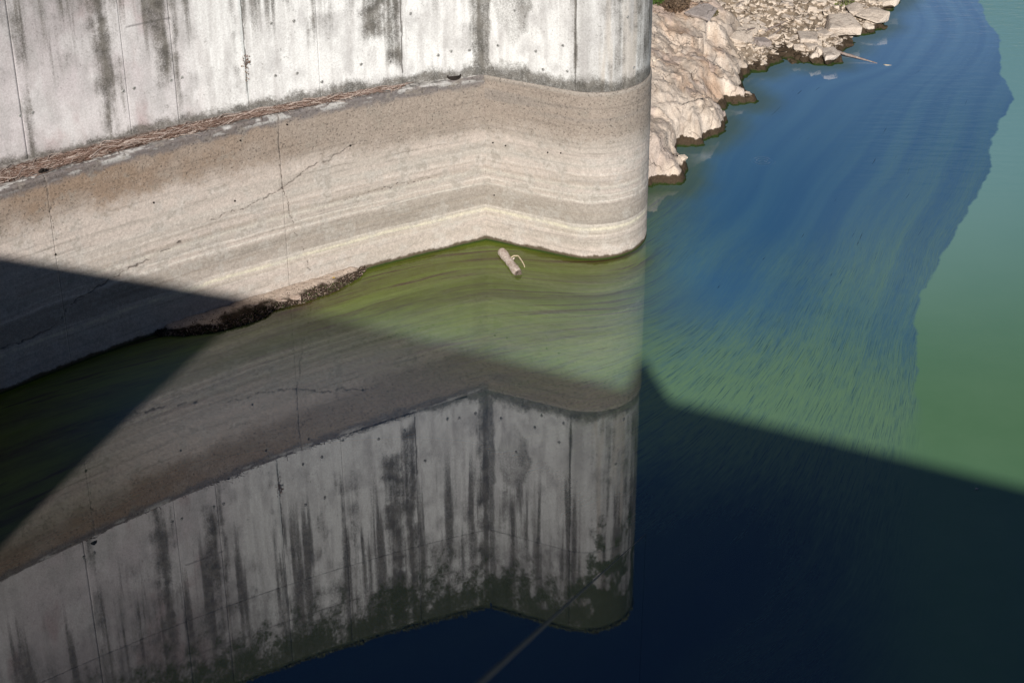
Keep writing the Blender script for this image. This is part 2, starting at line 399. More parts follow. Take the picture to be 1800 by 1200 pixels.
h = m.math('ADD', h, m.math('MULTIPLY', fine, .004))
bn = m.bump(h, 1.0, .02)
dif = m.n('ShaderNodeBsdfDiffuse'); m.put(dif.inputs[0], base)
glo = m.n('ShaderNodeBsdfGlossy'); glo.inputs['Roughness'].default_value = .0; m.l(bn, glo.inputs['Normal'])
glo.inputs['Color'].default_value = (1, 1, 1, 1)
shd = m.attr('shore').outputs['Fac']
near = m.math('SUBTRACT', 1.0, m.ramp(m.math('ADD', shd, m.math('MULTIPLY', m.math('SUBTRACT', m.noise(P, 1.5, 4), .5), .5)), .1, 1.2))
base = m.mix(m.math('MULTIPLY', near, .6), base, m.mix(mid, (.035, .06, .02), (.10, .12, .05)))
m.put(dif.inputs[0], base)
fr = m.n('ShaderNodeFresnel'); fr.inputs[0].default_value = 2.3
mx = m.n('ShaderNodeMixShader'); m.l(m.math('MULTIPLY', m.math('MULTIPLY', fr.outputs[0], m.math('SUBTRACT', 1.0, m.math('MULTIPLY', near, .9))), m.math('SUBTRACT', 1.0, m.math('MULTIPLY', m.math('MULTIPLY', olive, m.math('SUBTRACT', 1.0, isfilm)), .62))), mx.inputs[0]); m.l(dif.outputs[0], mx.inputs[1]); m.l(glo.outputs[0], mx.inputs[2])
m.l(mx.outputs[0], m.out.inputs[0])
water.data.materials.clear(); water.data.materials.append(m.m)

# lake bed under the water
lb = mesh('lake_bed', [(-900, 2, -3), (900, 2, -3), (900, 900, -3), (-900, 900, -3)], np.array([[0, 1, 2, 3]]), MAT_DAM); tag(lb, kind='structure')

# ------------------------------------------------------------------ DAM CREST behind and below the camera (casts the big shadow)
P0 = wat(540, 545)
def crest_h(pt): return 0.593 * (-(N @ (np.array(pt) - P0)))
dam = empty('dam', (0, 0, 0)); tag(dam, 'pale concrete dam crest below the viewpoint that shades the near water', 'dam')
def prism(name, a, b, n0, n1, z0, z1, mat, parent, n0b=None):
    """box along D between offsets a..b, across N between n0..n1"""
    v = []
    for dpos in (a, b):
        for nn, z in ((n0 if n0b is None else n0b, z0), (n1, z0), (n1, z1), (n0, z1)):
            v.append(D * dpos + N * nn + np.array([0, 0, z]))
    f = [(0, 1, 2, 3), (4, 7, 6, 5), (0, 4, 5, 1), (1, 5, 6, 2), (2, 6, 7, 3), (3, 7, 4, 0)]
    return mesh(name, v, f, mat, parent, False)
edge_n = 1.0
zt = crest_h(N * edge_n)
prism('dam_body', -90, 90, -7, edge_n - .4, -3, zt - 1.1, MAT_DAM, dam)
prism('parapet', -90, 90, edge_n - .4, edge_n, zt - 6, zt, MAT_DAM, dam)
# unseen block added on the parapet, shaped to cast the notch shadow beside the pier
tgt = wat(1138, 660)
tt = (edge_n - N @ tgt) / (N @ to_sun)
hit = tgt + to_sun * tt
da = float(D @ hit)
V = []
for nn in (edge_n - .35, edge_n - .05):
    for dp_, z in ((-.55, 0), (.62, 0), (.50, .16), (-.02, 1.02), (-.45, .3)): V.append(D * (da + dp_) + N * nn + np.array([0, 0, zt + .003 + z]))
notch_block = mesh('notch_shadow_block', V, [(0, 1, 2, 3, 4), (9, 8, 7, 6, 5)] + [(i, i + 5, (i + 1) % 5 + 5, (i + 1) % 5) for i in range(5)], MAT_DAM, None, False)
tag(notch_block, 'pointed grey block added unseen on the dam parapet to cast the notch shadow', 'block')

# ------------------------------------------------------------------ WALL PATH
Wpx = [(0,688),(180,625),(300,583),(400,547),(620,480),(740,449),(855,422)]
LW = np.array([wat(*p)[:2] for p in Wpx])
# smooth quadratic fit of the left wall in arc length from the corner, extended out of frame
corner = LW[-1]
rel = corner - LW
tlen = np.sqrt((rel ** 2).sum(1))
cx = np.polyfit(tlen[:-1], (LW - corner)[:-1, 0] / tlen[:-1], 1); cy = np.polyfit(tlen[:-1], (LW - corner)[:-1, 1] / tlen[:-1], 1)
tt_ = np.linspace(0, 26, 261)
left = np.stack([corner[0] + tt_ * np.polyval(cx, tt_), corner[1] + tt_ * np.polyval(cy, tt_)], 1)[::-1]
left = np.concatenate([left, [left[-1] + (left[-1] - left[-2]) * 4]])     # run on a little so that inset faces meet in the corner
ang = math.radians(-25.0); e = np.array([math.cos(ang), math.sin(ang)]); nl = np.array([-e[1], e[0]])
PL, PR = 2.6, 1.654
st = corner + e * PL; cen = st + nl * PR
right = [corner + e * t for t in np.linspace(0, PL, 27)]; right.insert(0, corner - e * .4)
for a in np.linspace(0, math.radians(180), 90)[1:]:
    right.append(cen + PR * np.array([math.cos(ang - math.pi / 2 + a), math.sin(ang - math.pi / 2 + a)]))
endd = right[-1]
for t in np.linspace(0, 9, 60)[1:]: right.append(endd - e * t)
right = np.array(right)
def arclen(p): return np.concatenate([[0], np.cumsum(np.sqrt((np.diff(p, axis=0) ** 2).sum(1)))])
sl = arclen(left); sl = sl - sl[-2]; sr = arclen(right); sr = sr - sr[1]
def path(s, side):
    pts, ss_ = (left, sl) if side == 'L' else (right, sr)
    x = np.interp(s, ss_, pts[:, 0]); y = np.interp(s, ss_, pts[:, 1])
    e1 = .05
    dx = np.interp(s + e1, ss_, pts[:, 0]) - np.interp(s - e1, ss_, pts[:, 0]); dy = np.interp(s + e1, ss_, pts[:, 1]) - np.interp(s - e1, ss_, pts[:, 1])
    L = np.sqrt(dx * dx + dy * dy) + 1e-9
    return x, y, -dy / L, dx / L        # normal pointing INTO the wall (away from camera)
def off_up(s, side):
    if side == 'L': return .06 + .10 * np.maximum(-s, 0) ** .87
    return .05 + 0 * s
def ztop(s, side): return 5.2 + (.027 * (-s) if side == 'L' else 0 * s)
ZT = 13.5
def hit_s(px, py, side='L', upper=True):
    """arc length and height where a sight line meets the wall face"""
    d = ray(px, py); s = np.linspace(-18, 0, 1800) if side == 'L' else np.linspace(0, 6.0, 800)
    x, y, nx, ny = path(s, side); o = off_up(s, side) if upper else 0 * s
    x = x + nx * o; y = y + ny * o
    u = x * d[1] - y * d[0]
    i = np.where(np.sign(u[:-1]) != np.sign(u[1:]))[0]
    if len(i) == 0: i = [np.argmin(abs(u))]
    i = i[0]
    t = math.hypot(x[i], y[i]) / math.hypot(d[0], d[1])
    return float(s[i]), float(CAM_H + t * d[2])
def polymask(s, z, pts, width, jag=.0, seed=0, side='L', upper=False, raw=False):
    """thin line mask along pixel points mapped on the wall"""
    W = np.array(pts) if raw else np.array([hit_s(p[0], p[1], side, upper) for p in pts])
    sj = s + jag * (fbm(s * 5 + 3, z * 5, seed, 3) - .5); zj = z + jag * (fbm(s * 5, z * 5 + 9, seed + 5, 3) - .5)
    Qs = np.stack([sj, zj], 1)
    best = np.full(len(s), 1e9)
    for a, b in zip(W[:-1], W[1:]):
        ab = b - a; t = np.clip(((Qs - a) @ ab) / (ab @ ab), 0, 1)
        best = np.minimum(best, ((Qs - a - t[:, None] * ab) ** 2).sum(1))
    wv = width * (.45 + 1.1 * fbm(s * 3, z * 3, seed + 8, 3))
    return 1 - ss(.3, 1.1, np.sqrt(best) / wv)

A = np.array
STM = {}
def col_upper(s, z, side):
    n = len(s)
    hz = ss(5.5, 13.0, z)
    blot = fbm(s * .9, z * .7, 1, 5); bl2 = fbm(s * 3.1, z * 2.2, 2, 4); gr = fbm(s * 18, z * 16, 3, 3); fine = fbm(s * 34, z * 30, 4, 2)
    vert = fbm(s * 3.0, z * .16, 5, 4); vf = fbm(s * 10, z * .35, 6, 4)
    c = np.ones((n, 3)) * A([.80, .80, .785])
    c = mix(c, A([.68, .67, .655]), .7 * ss(.45, .7, vf))
    if side == 'L':
        far = ss(-7.6, -9.2, s)
        c = mix(c, A([.55, .505, .51]), far * (.65 + .30 * ss(.35, .65, blot)))
        c = mix(c, A([.46, .37, .365]), far * .75 * ss(.50, .68, fbm(s * 1.6, z * .5, 9, 5)) )
        c = mix(c, A([.66, .645, .64]), far * .6 * ss(.52, .66, fbm(s * 1.2, z * .8, 12, 4)))
    dk = np.zeros(n)
    def streak(px, py, w, k, zlo=5.5, zfull=6.5, sd=0, edge=.35):
        nonlocal dk
        sc, zc = hit_s(px, py, side)
        off = (s - sc) + .25 * w * (fbm(s * 0 + 2, z * .9, 20 + sd, 3) - .5) * 2
        mk = np.exp(-(off / w) ** 2) * ss(zlo, zfull, z)
        q_ = ss(0, .35, mk); v = np.clip(mk * k * 1.05 + (.9 * (bl2 - .5) + .2 * (gr - .5) + .9 * (vf - .5)) * q_, 0, 1)
        dk = np.maximum(dk, np.clip(v, 0, 1))
    if side == 'L':
        streak(35, 100, .16, .62, 5.4, 5.6, 1, .2); streak(57, 260, .07, .55, 5.3, 5.5, 9, .2)
        streak(178, 60, .33, .75, 6.2, 7.2, 2); streak(190, 170, .25, .55, 5.4, 6.2, 3); streak(165, 20, .5, .6, 7.4, 8.4, 22)
        streak(208, 80, .10, .45, 5.5, 6.5, 4); streak(284, 60, .28, .82, 6.2, 7.2, 5); streak(305, 60, .10, .62, 5.4, 6.4, 6)
        streak(110, 40, .2, .3, 7, 8.5, 7); streak(412, 40, .10, .5, 5.6, 6.6, 8, .2)
        streak(550, 40, .22, .45, 6.4, 7.4, 10); streak(575, 20, .18, .40, 6.6, 7.6, 13)
        streak(660, 40, .42, .92, 6.3, 7.1, 11); streak(690, 40, .22, .95, 5.4, 6.4, 12); streak(640, 10, .2, .6, 7.0, 7.6, 21)
        streak(843, 60, .26, 1.0, 5.2, 5.4, 14, .3)
        streak(490, 10, .5, .3, 7.2, 9, 15)
    else:
        mk = (1 - ss(.10, .26, s + .2 * (bl2 - .5)))
        dk = np.maximum(dk, mk * .75)
        # the grey patch by the corner with its rounded lower edge
        s1, z1 = hit_s(900, 35, 'R')
        r = np.sqrt(((s - s1) / .62) ** 2 + ((z - z1 - .5) / 1.2) ** 2)
        pm = 1 - ss(.75, 1.1, r + .5 * (bl2 - .5))
        dk = np.maximum(dk, pm * (.42 + .3 * ss(.35, .6, blot)))
        streak(880, 30, .16, .55, 6.8, 7.5, 23); streak(1012, 70, .06, .9, 5.3, 5.5, 16, .1); streak(1080, 40, .30, .35, 5.2, 6, 17); streak(1125, 60, .35, .55, 5.2, 6, 18); streak(1142, 60, .6, .7, 5.2, 6, 19)
        curv = ss(2.5, 3.0, s)
        c = mix(c, A([.50, .49, .475]), curv * (.35 + .65 * ss(.35, .65, vert)))
        c = mix(c, A([.52, .45, .38]), curv * .5 * ss(.55, .7, fbm(s * 4, z * .2, 31, 3)))
    # natural dark streaking that grows with height
    v2 = ss(.52, .74, vert * .65 + vf * .35 + .10 * hz + .10 * (blot - .5))
    dk = np.maximum(dk, v2 * (.22 + .78 * ss(6.6, 9.0, z)) * .85)
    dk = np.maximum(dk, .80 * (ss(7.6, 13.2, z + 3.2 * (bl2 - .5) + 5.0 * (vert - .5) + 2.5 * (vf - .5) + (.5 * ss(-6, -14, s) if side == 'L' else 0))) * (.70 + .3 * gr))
    # dirty foot above the ledge
    zt_ = ztop(s, side)
    ft = 1 - ss(.16, .62, (z - zt_) + .45 * (bl2 - .5) + .22 * (gr - .5) + (.12 if side == 'L' else .02))
    ft = np.clip(ft * (1.25 if side == 'L' else 1.0), 0, 1); dk = np.maximum(dk, ft * (.70 + .35 * gr))
    sp = ss(.66, .76, gr) * .45 * (.25 + .75 * ss(.45, .62, blot))
    dk = np.maximum(dk, sp)
    # broad soft greying round the dark stains
    c = mix(c, A([.42, .405, .40]), .55 * ss(.44, .68, bl2 * .45 + blot * .25 + vert * .3))
    c = mix(c, A([.46, .44, .43]), .35 * ss(.50, .70, fbm(s * 6, z * 1.2, 35, 4)))
    c = c * (1 - .46 * ss(6.8, 12.5, z + 2 * (blot - .5)) * (ss(-3, -12, s) if side == 'L' else .5))[:, None]  # greying plus darkening with height, standing in for a dimmer, vignetted mirror image
    # moss
    ms = .8 * ss(9.6, 13.8, z + 1.6 * (bl2 - .5) * 2 + 1.0 * (gr - .5)) + (0 if side == 'L' else .55 * ss(2.6, 4.0, s) * ss(6.5, 10, z) * ss(.35, .6, bl2))
    STM['stain'] = np.clip(dk, 0, 1); STM['moss'] = np.clip(ms, 0, 1)
    # runs from the horizontal pour lines
    if side == 'L':
        ln = polymask(s, z, [(222, 48), (298, 32)], .030, .02, 40, 'L', True)
        c = mix(c, A([.20, .19, .19]), ln * .8)
        wm = polymask(s, z, [(420, 0), (428, 80), (437, 172)], .055, .05, 41, 'L', True)
        c = mix(c, A([.60, .62, .61]), wm * .8)
        wm = polymask(s, z, [(424, 0), (431, 100), (434, 165)], .016, .06, 42, 'L', True)
        c = mix(c, A([.10, .09, .08]), wm * .8)
        wm = polymask(s, z, [(704, 0), (706, 60), (708, 128)], .026, .08, 43, 'L', True)
        c = mix(c, A([.12, .11, .10]), wm * .85)
        for zz in (11.9,):
            lw = np.exp(-((z - zz - .05 * (bl2 - .5)) / .022) ** 2)
            c = mix(c, A([.10, .09, .09]), lw * .7 * ss(.35, .5, fbm(s * 1.2, z * 0, int(zz), 3)))
    return np.clip(c, .02, .84), .25 + .3 * dk, 0 * s

cracksL = [
 ([(498, 330), (508, 322), (540, 300), (575, 283), (600, 268), (612, 258), (640, 248)], .030),
 ([(498, 330), (470, 345), (440, 362), (405, 375), (370, 390)], .016),
 ([(320, 425), (290, 440), (250, 462), (225, 474), (190, 492), (160, 515), (135, 528), (118, 540), (112, 560), (85, 580), (50, 598), (0, 612), (-40, 640)], .022),
 ([(490, 203), (491, 260), (497, 330)], .022),
 ([(498, 330), (508, 360), (512, 390), (525, 420), (537, 445), (545, 475)], .014),
 ([(80, 303), (86, 350), (95, 395), (97, 420)], .016),
 ([(600, 355), (700, 325), (760, 312)], .007)]
def col_lower(s, z, side):
    n = len(s)
    sc = 5.2 / ztop(s, side)
    q = z * sc                                       # height scaled so that the level marks follow the wall top
    bl = fbm(s * .8, z * 1.2, 51, 5); b2 = fbm(s * 3, z * 3.4, 52, 4); gr = fbm(s * 13, z * 13, 53, 3)
    hor = fbm(s * .25, z * 5.5, 54, 4); hf = fbm(s * .5, z * 16, 55, 4)
    qq = q + .10 * (bl - .5) + .03 * (b2 - .5)
    pale = A([.55, .482, .43]); 
    c = np.ones((n, 3)) * pale
    c = mix(c, A([.41, .375, .33]), ss(.35, .65, hor) * .5)
    # brown speckled zone under the ledge
    lft = ss(-3, -11, s) if side == 'L' else 0 * s
    brown = mix(np.ones((n, 3)) * A([.345, .29, .245]), A([.275, .20, .145]), lft * (.35 + .6 * ss(.35, .6, bl)))
    up = ss(3.28, 4.05, q + .45 * (b2 - .5) + .35 * (gr - .5) + .5 * (bl - .5) - .35 * lft)
    c = mix(c, brown, up * .97)
    # just under the ledge
    if side == 'L':
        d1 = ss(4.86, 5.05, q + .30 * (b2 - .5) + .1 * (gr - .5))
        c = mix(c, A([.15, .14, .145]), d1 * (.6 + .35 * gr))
        sw = ss(.52, .64, fbm(s * 2.2, z * 8, 57, 4)) * ss(5.0, 5.12, q)
        c = mix(c, A([.55, .54, .52]), sw * .75)
    else:
        c = mix(c, A([.38, .34, .30]), ss(5.06, 5.14, q) * .7)
        c = mix(c, A([.28, .25, .225]), .6 * ss(4.2, 4.5, q) * (1 - ss(4.75, 4.98, q)) * ss(.4, .6, hor))
    def band(z0, w, colr, k, noisy=.35):
        nonlocal c
        mk = np.exp(-((qq - z0) / w) ** 2) * (1 - noisy + noisy * 2 * hf)
        c = mix(c, A(colr), np.clip(mk, 0, 1) * k)
    band(2.62, .02, (.36, .31, .26), .5); band(2.95, .10, (.55, .51, .46), .5)
    band(2.40, .05, (.36, .31, .26), .6); band(2.28, .045, (.60, .565, .49), .6)
    c = mix(c, A([.315, .28, .24]), .75 * ss(1.12, 1.2, qq) * (1 - ss(1.74, 1.86, qq)) * (.6 + .5 * hor))
    band(1.86, .022, (.68, .64, .57), .85, .2); band(1.97, .016, (.42, .37, .31), .5); band(2.04, .016, (.68, .64, .57), .8, .2); band(1.12, .014, (.68, .64, .56), .7, .2); band(.78, .016, (.62, .58, .50), .6, .3); band(2.7, .02, (.63, .59, .53), .5)
    band(1.00, .055, (.68, .635, .50), .9, .15); band(.86, .03, (.44, .39, .31), .5)
    band(.5, .14, (.40, .36, .31), .4); band(1.45, .03, (.33, .28, .23), .4)
    c = mix(c, A([.60, .575, .535]), .35 * ss(.5, .7, b2) * (1 - up) )
    gg = fbm(s * 21, z * 21, 58, 2)
    c = c * (.77 + .27 * gr + .19 * gg)[:, None]
    c = c * (1 - .16 * ss(.55, .75, hf) )[:, None]
    c = mix(c, A([.30, .265, .225]), .55 * ss(.56, .70, b2 * .6 + gr * .4) * ss(.5, 1.5, q))
    c = mix(c, A([.22, .19, .16]), .55 * np.exp(-((qq - 3.36) / .018) ** 2) * ss(.42, .6, fbm(s * .9, z * 0, 59, 4)))
    # waterline slime
    wl = 1 - ss(.10, .17, z + .10 * (b2 - .5) + .07 * (gr - .5))
    c = mix(c, A([.075, .055, .03]), wl * .92)
    c = mix(c, A([.03, .055, .008]), (1 - ss(.02, .08, z + .05 * (b2 - .5))))
    deep = np.zeros(n)
    if side == 'L':
        for i, (pts, wd) in enumerate(cracksL):
            mk = polymask(s, z, pts, wd * .8, .22 if i != 3 else .04, 60 + i)
            mk = mk * ss(.28, .45, fbm(s * 6, z * 6, 90 + i, 2))
            c = mix(c, A([.05, .04, .035]), mk * .9); deep = np.maximum(deep, mk)
            hal = polymask(s, z, pts, wd * 4, .15, 70 + i)
            c = mix(c, A([.36, .31, .27]), hal * .22)
    sp = (up * .9 + .25 * (1 - up)) * (1 - wl)
    return np.clip(c, .01, .82), sp, deep

def panel(name, side, s0, s1, z0f, z1f, res, upper, parent, mat, gap=.012, proud=0.0):
    """one cast panel: a fine front face with side, top and bottom returns"""
    ns = max(3, int((s1 - s0) / res)); z1m = float(np.max(z1f(np.array([s0, s1]), side))); z0m = float(np.min(z0f(np.array([s0, s1]), side)))
    nz = max(3, int((z1m - z0m) / res))
    u = np.linspace(s0 + gap, s1 - gap, ns); v = np.linspace(0, 1, nz)
    Us, Vs = np.meshgrid(u, v, indexing='ij'); us, vs = Us.ravel(), Vs.ravel()
    zz = z0f(us, side) * (1 - vs) + z1f(us, side) * vs
    c, sp, deep = (col_upper if upper else col_lower)(us, zz, side)
    x, y, nx, ny = path(us, side)
    o = (off_up(us, side) if upper else 0 * us) - proud
    o = o + deep * .03 + .012 * (fbm(us * 1.3, zz * 1.3, 77, 3) - .5)
    if not upper:
        o = o + (.03 if side == 'L' else .012) * (1 - ss(0, 1, (z1f(us, side) - zz) / .06)) ** 2 + .010 * (fbm(us * 12, zz * 12, 78, 2) - .5)
    depth = .12
    V = np.stack([x + nx * o, y + ny * o, zz], 1)
    F = gridfaces(ns, nz)[:, ::-1]
    # returns
    ids = np.arange(ns * nz).reshape(ns, nz)
    loop = np.concatenate([ids[:, 0], ids[-1, 1:], ids[-2::-1, -1], ids[0, -2:0:-1]])
    B = V[loop].copy(); B[:, 0] += nx[loop] * depth; B[:, 1] += ny[loop] * depth
    k = len(V) + np.arange(len(loop)); nxl = np.roll(loop, -1); nk = np.roll(k, -1)
    F2 = np.stack([loop, nxl, nk, k], 1)
    V = np.concatenate([V, B]); c = np.concatenate([c, c[loop]]); sp = np.concatenate([sp, sp[loop]])
    ob = mesh(name, V, np.concatenate([F, F2]), mat, parent)
    vcol(ob, c); vfloat(ob, 'speck', sp)
    if upper:
        for kx in ('stain', 'moss'): vfloat(ob, kx, np.concatenate([STM[kx], STM[kx][loop]]))
    return ob
def core(name, side, s0, s1, z0, z1, extra, upper, parent, mat, top=None):
    """solid behind the panels (fills the joints)"""
    n = max(4, int((s1 - s0) / .2)); u = np.linspace(s0, s1, n)
    x, y, nx, ny = path(u, side); o = (off_up(u, side) if upper else 0 * u) + .05
    fr_ = np.stack([x + nx * o, y + ny * o], 1); bk = np.stack([x + nx * (o + extra), y + ny * (o + extra)], 1)
    V = []
    for z in (z0, z1):
        V += [(*p, z) for p in fr_]; V += [(*p, z) for p in bk]
    F = []
    for i in range(n - 1):
        F += [(i, i + 1, 2*n + i + 1, 2*n + i), (2*n + i, 2*n + i + 1, 3*n + i + 1, 3*n + i), (n + i, 3*n + i, 3*n + i + 1, n + i + 1)]
    F += [(0, 2*n, 3*n, n), (n - 1, 2*n - 1, 4*n - 1, 3*n - 1)]
    return mesh(name, V, F, mat, parent, False)

wall = empty('retaining_wall', (float(left[130][0]), float(left[130][1]), 0))
tag(wall, 'long stained concrete retaining wall curving left from the rounded pier', 'wall')
pier = empty('round_pier', (float(cen[0]), float(cen[1]), 0))
tag(pier, 'round-nosed concrete pier at the right end of the stained wall, rising from green water', 'pier')
def keep(child, par): 
    child.matrix_parent_inverse = par.matrix_world.inverted()
wall_inv = Matrix.Translation(-Vector(wall.location)); pier_inv = Matrix.Translation(-Vector(pier.location))
def fixp(o):
    o.matrix_parent_inverse = wall_inv if o.parent is wall else pier_inv
    return o
Z = lambda v: (lambda s, side: v + 0 * s)
zb = lambda s, side: ztop(s, side) - .02
UJ = [-25.5] + [hit_s(*p)[0] for p in [(46, 250), (228, 200), (312, 180), (437, 165), (562, 135), (708, 125)]] + [.10]
LJ = [-25.5] + [hit_s(*p, 'L', False)[0] for p in [(82, 330), (492, 260)]] + [.02]
for i, (a, b) in enumerate(zip(UJ[:-1], UJ[1:])):
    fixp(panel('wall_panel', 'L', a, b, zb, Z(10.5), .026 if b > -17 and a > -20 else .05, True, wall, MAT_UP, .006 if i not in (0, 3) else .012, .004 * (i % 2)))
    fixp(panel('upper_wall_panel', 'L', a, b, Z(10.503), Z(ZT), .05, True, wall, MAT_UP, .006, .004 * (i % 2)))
for i, (a, b) in enumerate(zip(LJ[:-1], LJ[1:])):
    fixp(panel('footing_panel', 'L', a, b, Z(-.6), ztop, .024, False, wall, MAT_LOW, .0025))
RJ = [-.10, hit_s(1012, 80, 'R')[0], sr[-1] - .1]
for i, (a, b) in enumerate(zip(RJ[:-1], RJ[1:])):
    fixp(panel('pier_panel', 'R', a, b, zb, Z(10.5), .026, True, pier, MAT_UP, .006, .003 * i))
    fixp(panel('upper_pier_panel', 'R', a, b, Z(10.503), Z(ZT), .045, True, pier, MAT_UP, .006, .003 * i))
fixp(panel('pier_footing', 'R', -.02, sr[-1] - .1, Z(-.6), ztop, .024, False, pier, MAT_LOW, .004))
fixp(core('wall_core', 'L', -25.4, .15, 5.3, ZT - .02, 1.5, True, wall, MAT_CORE)); fixp(core('footing_core', 'L', -25.4, .05, -2.5, 5.12, 2.6, False, wall, MAT_CORE))
fixp(core('pier_core', 'R', .05, sr[-1] - .2, 5.1, ZT - .02, 1.2, True, pier, MAT_CORE)); fixp(core('pier_footing_core', 'R', .05, sr[-1] - .2, -2.5, 5.1, 1.2, False, pier, MAT_CORE))

# ledge surface between the two heights
def ledge(side, s0, s1, parent, name):
    u = np.linspace(s0, s1, int((s1 - s0) / .03)); v = np.linspace(0, 1, 34)
    Us, Vs = np.meshgrid(u, v, indexing='ij'); us, vs = Us.ravel(), Vs.ravel()
    x, y, nx, ny = path(us, side); ou = off_up(us, side) + .06
    o = .012 + vs * (ou - .012)
    z = ztop(us, side) + .0 + .03 * vs - .03 * (1 - ss(0, .12, o)) + .035 * (fbm(us * 6, o * 9, 81, 3) - .5) * ss(.0, .05, o)
    z += .10 * ss(.75, 1, vs) ** 2
    gr = fbm(us * 15, o * 15, 82, 3); b = fbm(us * 2.5, o * 5, 83, 4)
    c = np.ones((len(us), 3)) * A([.30, .285, .27])
    c = mix(c, A([.62, .60, .57]), ss(.5, .62, b) * .8)
    c = mix(c, A([.10, .095, .09]), ss(.48, .66, gr) * .7)
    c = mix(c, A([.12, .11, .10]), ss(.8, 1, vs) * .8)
    if side == 'L': c = mix(c, A([.085, .05, .036]), ss(.18, .34, vs + .25 * (b - .5)) * ss(.98, .8, vs) * ss(-2.6, -4.5, us))
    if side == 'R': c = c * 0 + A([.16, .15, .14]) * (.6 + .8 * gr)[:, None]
    ob = mesh(name, np.stack([x + nx * o, y + ny * o, z], 1), gridfaces(len(u), len(v))[:, ::-1], MAT_UP, parent)
    vcol(ob, c); vfloat(ob, 'speck', .6 + 0 * us)
    return fixp(ob)
ledge('L', -25.3, .08, wall, 'ledge'); ledge('R', -.06, sr[-1] - .1, pier, 'ledge')

# cone-tie holes in pairs and pits
def disc(name, s, z, side, r, upper, parent, mat, sq=1.0):
    x, y, nx, ny = path(np.array([s]), side); o = (off_up(np.array([s]), side) if upper else np.array([0.0]))[0]
    n_ = Vector((nx[0], ny[0], 0)); t_ = Vector((n_.y, -n_.x, 0)); c = Vector((x[0], y[0], z)) + n_ * (o - .012)
    V = []; K = 12
    for rr, dz in ((1.0, .02), (1.05, -.006), (.72, -.008), (.6, .006)):
        for k in range(K):
            a = 2 * math.pi * k / K; j = 1 + .12 * math.sin(3 * a + s * 7)
            p = c + t_ * (math.cos(a) * r * rr * j) + Vector((0, 0, math.sin(a) * r * rr * j * sq)) + n_ * dz
            V.append(tuple(p))
    F = []
    for q in range(3):
        for k in range(K): F.append((q*K + k, q*K + (k+1) % K, (q+1)*K + (k+1) % K, (q+1)*K + k))
    F.append(tuple(range(3*K, 4*K))[::-1])
    return fixp(mesh(name, V, F, mat, parent))
MAT_TIE = flat_mat('tie_plug', (.55, .55, .53), (.25, .24, .23), 30)
for px, py in [(36,203),(57,198),(217,160),(236,155),(301,141),(320,136),(477,41),(517,37),(484,133),(522,129),(635,25),(635,113),(722,24),(825,88),(686,108),(566,144),(770,97),(793,90)]:
    s_, z_ = hit_s(px, py); disc('tie_hole', s_, z_, 'L', .045, True, wall, MAT_TIE)
for px, py in [(905,18),(955,122),(998,125),(942,90),(990,80),(1103,30),(1114,119),(876,80)]:
    s_, z_ = hit_s(px, py, 'R'); disc('tie_hole', s_, z_, 'R', .042, True, pier, MAT_TIE)
for px, py in [(270,356),(616,256),(98,447),(413,353),(505,219),(423,247)]:
    s_, z_ = hit_s(px, py, 'L', False); disc('pit', s_, z_, 'L', .026, False, wall, MAT_DARK)
for px, py in [(867,251),(889,256),(963,268),(986,269),(869,343)]:
    s_, z_ = hit_s(px, py, 'R', False); disc('pit', s_, z_, 'R', .022, False, pier, MAT_DARK)
# drain holes
def drain(px, py, w, upper):
    s_, z_ = hit_s(px, py, 'L', False)
    x, y, nx, ny = path(np.array([s_]), 'L'); zt_ = float(ztop(np.array([s_]), 'L')[0])
    V = []; K = 16; base = Vector((x[0], y[0], 0)); n_ = Vector((nx[0], ny[0], 0)); t_ = Vector((n_.y, -n_.x, 0))
    if upper: ctr = base + n_ * .13 + Vector((0, 0, zt_ + .10)); nn = (n_ * .5 + Vector((0, 0, -.85))).normalized()
    else: ctr = base - n_ * .002 + Vector((0, 0, zt_ - .05)); nn = n_
    vv = nn.cross(t_).normalized()
    for rr, dz in ((1.12, .03), (1.08, -.008), (.93, -.008), (.85, .03)):
        for k in range(K):
            a = 2 * math.pi * k / K; V.append(tuple(ctr + t_ * math.cos(a) * w * rr + vv * math.sin(a) * w * .72 * rr + nn * dz))
    F = []
    for q in range(3):
        for k in range(K): F.append((q*K + k, q*K + (k+1) % K, (q+1)*K + (k+1) % K, (q+1)*K + k))
    F.append(tuple(range(3*K, 4*K))[::-1])
    fixp(mesh('drain_hole', V, F, MAT_DARK, wall))
drain(802, 135, .19, True); s_, z_ = hit_s(74, 300, 'L', False); disc('drain_hole', s_, z_, 'L', .10, False, wall, MAT_DARK, .6)
# wall top caps
for side, a, b, par in (('L', -25.4, 0, wall), ('R', 0.0, sr[-1] - .2, pier)):
    u = np.linspace(a, b, 90); x, y, nx, ny = path(u, side); o = off_up(u, side)
    V = np.concatenate([np.stack([x + nx * (o + .012), y + ny * (o + .012), 0 * u + ZT + .004], 1), np.stack([x + nx * (o + 1.25), y + ny * (o + 1.25), 0 * u + ZT + .004], 1)])
    V = np.concatenate([V, V + [0, 0, .16]])
    n = len(u); F = []
    for i in range(n - 1): F += [(2*n + i, 2*n + i + 1, 3*n + i + 1, 3*n + i), (i, i + 1, 2*n + i + 1, 2*n + i), (i, n + i, n + i + 1, i + 1), (n + i, 3*n + i, 3*n + i + 1, n + i + 1)]
    ob = mesh('coping', V, F, MAT_UP, par, False); fixp(ob)
    vcol(ob, mix(np.ones((4*n, 3)) * A([.05, .055, .03]), A([.12, .11, .075]), RNG.random(4*n))); vfloat(ob, 'speck', np.ones(4*n)); vfloat(ob, 'moss', np.ones(4*n))

